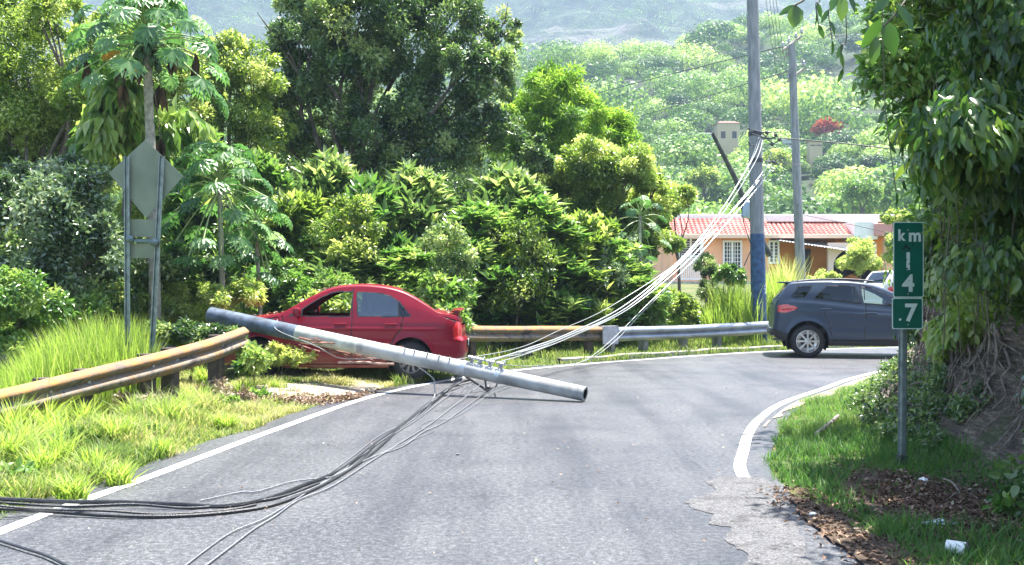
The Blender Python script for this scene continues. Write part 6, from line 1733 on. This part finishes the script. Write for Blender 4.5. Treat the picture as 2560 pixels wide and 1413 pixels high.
def wheel(root, x, yc, z, r, wdt, rim_r, sgn, m_tyre, m_rim, spokes=7, dirt=None):
    e = bpy.data.objects.new('wheel', None); COL.objects.link(e); e.parent = root; e.location = (x, yc, z); e.empty_display_size = .1
    s = sgn; mb = MB()
    pr = [(-wdt/2, rim_r*1.02), (-wdt/2-.006, rim_r+.03), (-wdt/2-.008, r-.05), (-wdt/2+.012, r-.012), (-wdt/2+.035, r), (wdt/2-.035, r), (wdt/2-.012, r-.012), (wdt/2+.008, r-.05), (wdt/2+.006, rim_r+.03), (wdt/2, rim_r*1.02)]
    mb.lathe((0,0,0), (0,1,0), pr, 48); 
    for k_ in range(44):      # tread blocks
        a = 2*pi*k_/44; M_ = Matrix.Rotation(a, 4, 'Y')@Matrix.Translation((0, 0, r)); mb.box((-.012, -wdt/2+.02, -.01), (.012, wdt/2-.02, .0035), M_)
    mesh_obj('tyre', mb.V, mb.F, m_tyre, e, smooth=True, local=True, sharp=40)
    mb = MB(); f = s*(wdt/2-.012)
    mb.lathe((0,0,0), (0,1,0), [(f+s*.012, rim_r*1.03), (f+s*.014, rim_r*.97), (f-s*.03, rim_r*.90), (f-s*.10, rim_r*.88), (f-s*.12, .10)], 40)
    mb.lathe((0,0,0), (0,1,0), [(f-s*.05, .075), (f+s*.004, .062), (f+s*.008, .03), (f+s*.008, .001)], 20)
    for k_ in range(spokes):
        a = 2*pi*k_/spokes
        M_ = Matrix.Rotation(a, 4, 'Y')
        p_ = [(-.016, .05), (.016, .05), (.026, rim_r*.93), (-.026, rim_r*.93)]
        V = []
        for yy in (f-s*.035, f+s*.004):
            for (px_, pz_) in p_: V.append(M_@Vector((px_, yy-(s*.008 if pz_ > .1 else 0), pz_)))
        mb.add([tuple(v) for v in V], [(0,1,2,3),(7,6,5,4),(0,4,5,1),(1,5,6,2),(2,6,7,3),(3,7,4,0)])
    mesh_obj('rim', mb.V, mb.F, m_rim, e, smooth=True, local=True, sharp=30)
    MB().lathe((0, f-s*.085, 0), (0,1,0), [(0, rim_r*.62), (.012, rim_r*.62), (.012, .05)], 28).build('brake_disc', m_iron, e, local=True)
    return e

m_tyre = mat('tyre_rubber', (.018,.018,.019), .75, var=.3, scale=20)
m_hole = mat('car_underside_black', (.012,.012,.013), .8)
m_trimb = mat('black_rubber_trim', (.015,.015,.017), .5)
def carpaint(name, col, rough=.32, dirt=(.30,.22,.16), dz=.25):
    m, nt, b = node_mat(name); tc = N(nt, 'ShaderNodeTexCoord'); co = tc.outputs['Object']
    nz = noise(nt, co, 3, 7, .65); sep = N(nt, 'ShaderNodeSeparateXYZ'); nt.links.new(co, sep.inputs[0])
    mr = N(nt, 'ShaderNodeMapRange'); mr.inputs[1].default_value = dz+.35; mr.inputs[2].default_value = dz; nt.links.new(sep.outputs[2], mr.inputs[0])
    mt = N(nt, 'ShaderNodeMath', operation='MULTIPLY'); nt.links.new(mr.outputs[0], mt.inputs[0]); nt.links.new(nz.outputs[0], mt.inputs[1])
    rp = ramp(nt, mt.outputs[0], [(.22, (0,0,0)), (.6, (.35,.35,.35))])
    c_ = mixc(nt, rp.outputs[0], col, dirt); nt.links.new(c_, b.inputs['Base Color'])
    b.inputs['Metallic'].default_value = .0; b.inputs['Roughness'].default_value = rough; b.inputs['Coat Weight'].default_value = .28; b.inputs['Coat Roughness'].default_value = .05; b.inputs['Specular IOR Level'].default_value = .25
    n2 = noise(nt, co, 2.2, 2); bp = N(nt, 'ShaderNodeBump', i_Strength=.10, i_Distance=.02); nt.links.new(n2.outputs[0], bp.inputs['Height']); nt.links.new(bp.outputs[0], b.inputs['Normal'])
    return m
m_red = carpaint('dusty_red_car_paint', (.19,.0005,.012), .38)
m_navy = carpaint('slate_blue_car_paint', (.040,.058,.088), .32, dz=.10)
m_cwhite = carpaint('white_car_paint', (.75,.75,.75), .3)
g_clear = glass('clear_car_glass', (.85,.9,.88), .96); g_tint = glass('tinted_car_glass', (.10,.14,.17), .90); g_mid = glass('windscreen_glass', (.5,.6,.6), .82); g_dark = glass('dark_privacy_glass', (.03,.035,.045), .985)
m_tail = mat('red_tail_lamp', (.55,.02,.02), .12, coat=1.0, var=.2, scale=30); m_amber = mat('amber_tail_lamp', (.75,.16,.02), .15, coat=1.0, var=.2, scale=30)
m_head = mat('clear_headlamp', (.7,.72,.72), .1, coat=1.0)
m_seat = mat('grey_seat_fabric', (.10,.10,.105), .9, var=.2, scale=20)
m_alloy = mat('machined_alloy', (.55,.55,.56), .3, metal=.8); m_alloyd = mat('dirty_alloy', (.22,.21,.20), .6, metal=.4)

# ---- red saloon: tail towards the right, nose to the left
S = dict(L=4.22, grid=.0155, paint=m_red, trim=m_trimb, black=m_hole, seat=m_seat, tumble=.30, cap_bulge=.05, flare=.02,
    top=[(0,.86),(.03,.97),(.10,1.02),(.25,1.045),(.42,1.08),(.58,1.18),(.80,1.31),(1.02,1.405),(1.3,1.465),(1.62,1.49),(1.9,1.48),(2.15,1.44),(2.4,1.34),(2.65,1.21),(2.9,1.07),(3.0,1.03),(3.2,1.0),(3.5,.965),(3.8,.90),(4.02,.81),(4.15,.70),(4.22,.60)],
    belt=[(0,.83),(.05,.92),(.3,.975),(.8,.985),(1.5,.965),(2.2,.955),(2.8,.955),(3.1,.955),(3.5,.93),(3.9,.84),(4.22,.55)],
    bottom=[(0,.30),(.35,.22),(1.2,.19),(2.8,.19),(3.6,.2),(4.22,.26)],
    width=[(0,.66),(.04,.735),(.12,.79),(.35,.835),(.8,.855),(1.6,.86),(2.6,.86),(3.3,.85),(3.8,.80),(4.05,.72),(4.16,.64),(4.22,.56)],
    rake_tail=[(.2,.02),(.42,-.035),(.62,-.03),(.68,.015),(.9,.02),(1.05,.0)], rake_nose=[(.2,-.05),(.4,.03),(.6,.03),(.7,-.02)],
    crease=[(.80, .010), (.60, -.004)],
    arches=[(.84,.31,.365),(3.29,.31,.365)],
    seams=[[(1.80,1.40),(1.80,.30),(1.82,.24)],[(.96,1.10),(1.0,.80),(1.10,.68),(1.20,.50),(1.24,.24)],[(2.93,.98),(2.88,.60),(2.84,.24)],[(1.2,.25),(2.9,.25)],[(.05,.90),(.30,.985)],[(3.0,.965),(4.0,.80)]],
    doors=[('door', m_red, [(1.80,1.5),(1.80,.25),(1.24,.25),(1.20,.50),(1.10,.68),(1.0,.80),(.955,1.0),(.955,1.5)], 's'), ('door', m_red, [(1.81,1.5),(1.81,.25),(2.84,.25),(2.88,.60),(2.93,.97),(2.6,1.5)], 's')],
    windows=[('door_glass', [(1.84,.995),(1.80,1.355),(1.95,1.36),(2.12,1.345),(2.30,1.275),(2.50,1.155),(2.60,1.085),(2.60,.995)], None),
             ('quarter_glass', [(2.625,.995),(2.625,1.07),(2.80,.995)], g_tint),
             ('door_glass', [(1.70,.995),(1.73,1.355),(1.45,1.345),(1.20,1.305),(1.07,1.22),(1.05,.995)], g_tint),
             ('quarter_glass', [(1.03,.995),(1.05,1.22),(.97,1.12),(.86,.995)], g_dark)],
    screens=[('windscreen', 2.28, 2.90, .07, g_mid), ('rear_window', .46, 1.02, .08, g_dark)],
    lights=[('tail_light', [(.0,.62),(.0,.88),(.10,.93),(.16,.80),(.14,.64)], m_tail), ('headlight', [(3.75,.70),(3.95,.82),(4.12,.72),(4.14,.58),(4.0,.56)], m_head)],
    cabin=(1.98, 1.10), seat_z=.40, drv=-1)
yaw = R(182)
# rear wheel stands at the point seen at (1035, 945)
root = thing('red_car', 'red four door saloon car parked nose in the bushes under the fallen pole', 'car')
rw = np.array([P(1027, 0, 16.1)[0], 16.1]); fwd = np.array([cos(yaw), sin(yaw)])
lft = np.array([-fwd[1], fwd[0]])
pos = rw-fwd*.81+lft*-.80          # car centre line
root.scale = (.965, 1.0, 1.02); root.location = (pos[0], pos[1], .03); root.rotation_euler = (0, R(-.4), yaw)
xs_, w_, ob_ = build_car(root, S)
for x, r_ in ((.84, 1), (3.29, 1)):
    for sg in (-1, 1): wheel(root, x, sg*.735, .305, .305, .19, .185, sg, m_tyre, m_alloyd, 9)
# which side faces us: +y in car axes is left = towards the camera
for sg in (-1, 1):
    for x in (1.17, 1.98):
        mb = MB(); mb.box((x-.10, sg*.862-.016, .855), (x+.10, sg*.862+.02, .885), bev=.012); mb.build('door_handle', m_red, root, smooth=True, local=True)
    mb = MB(); mb.box((2.60, sg*.99-.09, .98), (2.72, sg*.99+.06, 1.12), bev=.035); mb.tube([(2.66, sg*.86, .98), (2.66, sg*.93, 1.02)], .03, 8); mb.build('side_mirror', m_red, root, smooth=True, local=True)
    MB().tube([(x, sg*.866, .53) for x in np.linspace(1.25, 2.8, 10)], .012, 6).build('side_moulding', m_red, root, smooth=True, local=True)
    mb = MB(); mb.box((.07, sg*.64-.035, 1.0), (.14, sg*.64+.035, 1.08), bev=.01)
    mb.build('spoiler_leg', m_red, root, smooth=True, local=True)
mb = MB(); P_ = []
for yy in np.linspace(-.70, .70, 15): P_.append((.07+.06*(yy/.7)**2, yy, 1.09-.02*(yy/.7)**2))
V = []
for q in P_:
    for (dx, dz) in ((-.09,.012),(-.03,.022),(.08,.004),(.09,-.008),(-.08,-.006)): V.append((q[0]+dx, q[1], q[2]+dz))
mb.add(V, [(i*5+j, i*5+(j+1) % 5, (i+1)*5+(j+1) % 5, (i+1)*5+j) for i in range(14) for j in range(5)]+[(0,1,2,3,4), tuple(range(74, 69, -1))]); mb.build('spoiler', m_red, root, smooth=True, local=True)
mb = MB(); mb.box((-.085, -.42, .50), (-.06, .42, .62), bev=.01); mb.build('plate_recess', m_trimb, root, local=True)
mb = MB(); mb.box((-.095, -.15, .51), (-.086, .15, .61)); mb.build('number_plate', m_white, root, local=True)
mb = MB(); V = []
# bumper ledge
for yy in np.linspace(-.72, .72, 17):
    xx = -.055+.13*abs(yy/.74)**3
    for (dx, dz) in ((.06,.04),(-.005,.035),(-.02,.0),(.0,-.03),(.06,-.04)): V.append((xx+dx, yy, .60+dz))
mb.add(V, [(i*5+j, i*5+j+1, (i+1)*5+j+1, (i+1)*5+j) for i in range(16) for j in range(4)]); mb.build('bumper_step', m_red, root, smooth=True, local=True)
# light leaves on the roof and bonnet
lv = []
M4 = Matrix.LocRotScale(root.location, root.rotation_euler, None)
for i in range(70):
    x = random.uniform(1.0, 2.4); y_ = random.uniform(-.5, .5); lv.append(tuple(M4@Vector((x, y_, float(smooth_curve(S['top'], np.array([x]))[0])+.004))))
for i in range(30):
    x = random.uniform(2.95, 3.6); y_ = random.uniform(-.6, .6); lv.append(tuple(M4@Vector((x, y_, float(smooth_curve(S['top'], np.array([x]))[0])+.006))))
for i in range(26):
    x = random.uniform(.03, .4); y_ = random.uniform(-.6, .6); lv.append(tuple(M4@Vector((x, y_, float(smooth_curve(S['top'], np.array([x]))[0])+.02))))
litter('leaf_litter', 'small dry leaves fallen on the roof, bonnet and boot of the red car', np.array(lv), .065, .6)

# ---- slate blue small utility car: tail left, nose right
S2 = dict(L=4.05, grid=.02, paint=m_navy, trim=m_trimb, black=m_hole, seat=m_seat, tumble=.24, cap_bulge=.06, flare=.03,
    top=[(0,1.12),(.03,1.20),(.10,1.32),(.20,1.47),(.28,1.565),(.36,1.595),(.7,1.625),(1.2,1.63),(1.6,1.61),(1.95,1.555),(2.3,1.43),(2.6,1.28),(2.85,1.15),(3.0,1.10),(3.3,1.06),(3.6,1.0),(3.85,.90),(4.0,.78),(4.05,.66)],
    belt=[(0,1.10),(.06,1.18),(.25,1.235),(.6,1.22),(1.2,1.165),(1.8,1.095),(2.4,1.04),(2.9,1.01),(3.4,.98),(3.8,.86),(4.05,.6)],
    bottom=[(0,.42),(.3,.32),(1.1,.25),(2.8,.25),(3.6,.3),(4.05,.36)],
    width=[(0,.70),(.05,.775),(.15,.825),(.4,.86),(.9,.88),(1.8,.885),(2.8,.88),(3.4,.86),(3.8,.78),(4.0,.66),(4.05,.6)],
    rake_tail=[(.3,.04),(.45,-.03),(.60,-.05),(.75,-.02),(1.1,.0),(1.3,0)], rake_nose=[(.2,-.03),(.5,.02),(.8,0)],
    crease=[(lambda X_: 1.02-.055*X_, .012), (.62, -.010)],
    arches=[(.66,.35,.425),(3.18,.35,.425)],
    seams=[[(1.80,1.52),(1.82,.95),(1.80,.34)],[(.98,1.10),(1.0,.90),(1.10,.75),(1.13,.55),(1.16,.34)],[(2.80,1.0),(2.76,.34)],[(1.12,.35),(2.8,.35)],[(.12,1.0),(.50,1.02)]],
    doors=[('door', m_navy, [(1.79,1.6),(1.81,.95),(1.79,.35),(1.16,.35),(1.13,.55),(1.10,.75),(1.0,.90),(.93,1.10),(.95,1.6)], 's'), ('door', m_navy, [(1.81,1.6),(1.83,.95),(1.81,.35),(2.76,.35),(2.80,1.0),(2.5,1.6)], 's')],
    windows=[('quarter_glass', [(.33,1.265),(.48,1.50),(.76,1.495),(.60,1.275)], g_dark),
             ('door_glass', [(.80,1.245),(.96,1.42),(1.06,1.505),(1.62,1.50),(1.74,1.15),(1.3,1.205)], g_dark),
             ('door_glass', [(1.79,1.145),(1.72,1.49),(1.95,1.455),(2.25,1.32),(2.48,1.18),(2.52,1.085)], g_clear)],
    screens=[('windscreen', 2.05, 2.92, .07, g_mid), ('rear_window', .06, .27, .10, g_dark)],
    lights=[('tail_light', [(.05,.955),(.06,1.10),(.20,1.12),(.40,1.085),(.46,1.04),(.36,.985),(.20,.94)], m_tail), ('headlight', [(3.55,.80),(3.7,.93),(3.95,.82),(3.95,.72)], m_head)],
    cladding=[(0,.60),(.18,.52),(1.05,.36),(1.1,.40),(2.75,.40),(2.8,.5),(4.05,.5)],
    cabin=(1.85, 1.0), seat_z=.62, drv=1)
yaw2 = R(-11)
root2 = thing('grey_blue_car', 'dark slate blue hatchback utility car driving round the bend, nose hidden by the bank', 'car')
root2.location = (5.73, 22.48, 0.0); root2.rotation_euler = (0, 0, yaw2)
build_car(root2, S2)
for x in (.66, 3.18):
    for sg in (-1, 1): wheel(root2, x, sg*.765, .345, .345, .205, .232, sg, m_tyre, m_alloy, 8)
for sg in (-1, 1):
    for x, z in ((1.03, 1.02), (1.93, .945)):
        mb = MB(); mb.box((x-.11, sg*.887-.016, z-.016), (x+.11, sg*.887+.022, z+.016), bev=.012); mb.build('door_handle', m_navy, root2, smooth=True, local=True)
    mb = MB(); mb.box((2.44, sg*1.02-.10, 1.07), (2.58, sg*1.02+.07, 1.22), bev=.04); mb.build('side_mirror', m_navy, root2, smooth=True, local=True)
    MB().tube([(x, sg*.60, 1.655-.06*((x-1.25)/.85)**2) for x in np.linspace(.48, 2.0, 14)], .016, 6).tube([(.48, sg*.60, 1.62), (.42, sg*.60, 1.58)], .016, 6).build('roof_rail', m_iron, root2, smooth=True, local=True)
    MB().lathe((-.02, sg*.55, .60), (-1,0,0), [(0,.045),(.012,.04),(.016,.001)], 14).build('bumper_reflector', m_head, root2, local=True)
mb = MB(); mb.box((.12, -.60, 1.565), (.38, .60, 1.60), bev=.014); mb.build('roof_spoiler', m_navy, root2, smooth=True, local=True)
mb = MB(); mb.box((-.10, -.66, .46), (.10, .66, .58), bev=.04); mb.build('rear_bumper', m_trimb, root2, smooth=True, local=True)
mb = MB(); mb.box((-.075, -.16, .74), (-.05, .16, .84)); mb.build('number_plate', m_white, root2, local=True)
MB().tube([(.5, -.3, .33), (.05, -.3, .36), (-.02, -.3, .35)], .028, 8).build('exhaust_pipe', m_steel, root2, smooth=True, local=True)

# ---- white car beyond it
S3 = dict(S2); S3.update(paint=m_cwhite, grid=.04, doors=[(a, m_cwhite, c, d) for a, b_, c, d in S2['doors']])
root3 = thing('white_car', 'white car standing behind the slate blue car, mostly hidden by the kilometre sign', 'car')
p3 = P(2238, 0, 29.5); root3.location = (p3[0], 31.3, float(zg(p3[0]+1, 31))+.05); root3.rotation_euler = (0, 0, R(8))
build_car(root3, S3)
for x in (.66, 3.18):
    for sg in (-1, 1): wheel(root3, x, sg*.765, .345, .345, .205, .232, sg, m_tyre, m_alloy, 6)
# ================================================================== HAZE
hz = bpy.data.materials.new('humid_air'); hz.use_nodes = True
nt = hz.node_tree; nt.nodes.remove(nt.nodes['Principled BSDF'])
pv = nt.nodes.new('ShaderNodeVolumePrincipled'); pv.inputs['Color'].default_value = (.58, .74, 1.0, 1)
pv.inputs['Density'].default_value = HAZE; pv.inputs['Anisotropy'].default_value = 0.0
nt.links.new(pv.outputs[0], nt.nodes['Material Output'].inputs['Volume'])
mb = MB().box((-1600, -650, -22), (1600, 2300, 350))
o = mb.build('haze', hz); tag(o, 'pale humid haze over the valley', 'haze', kind='stuff')
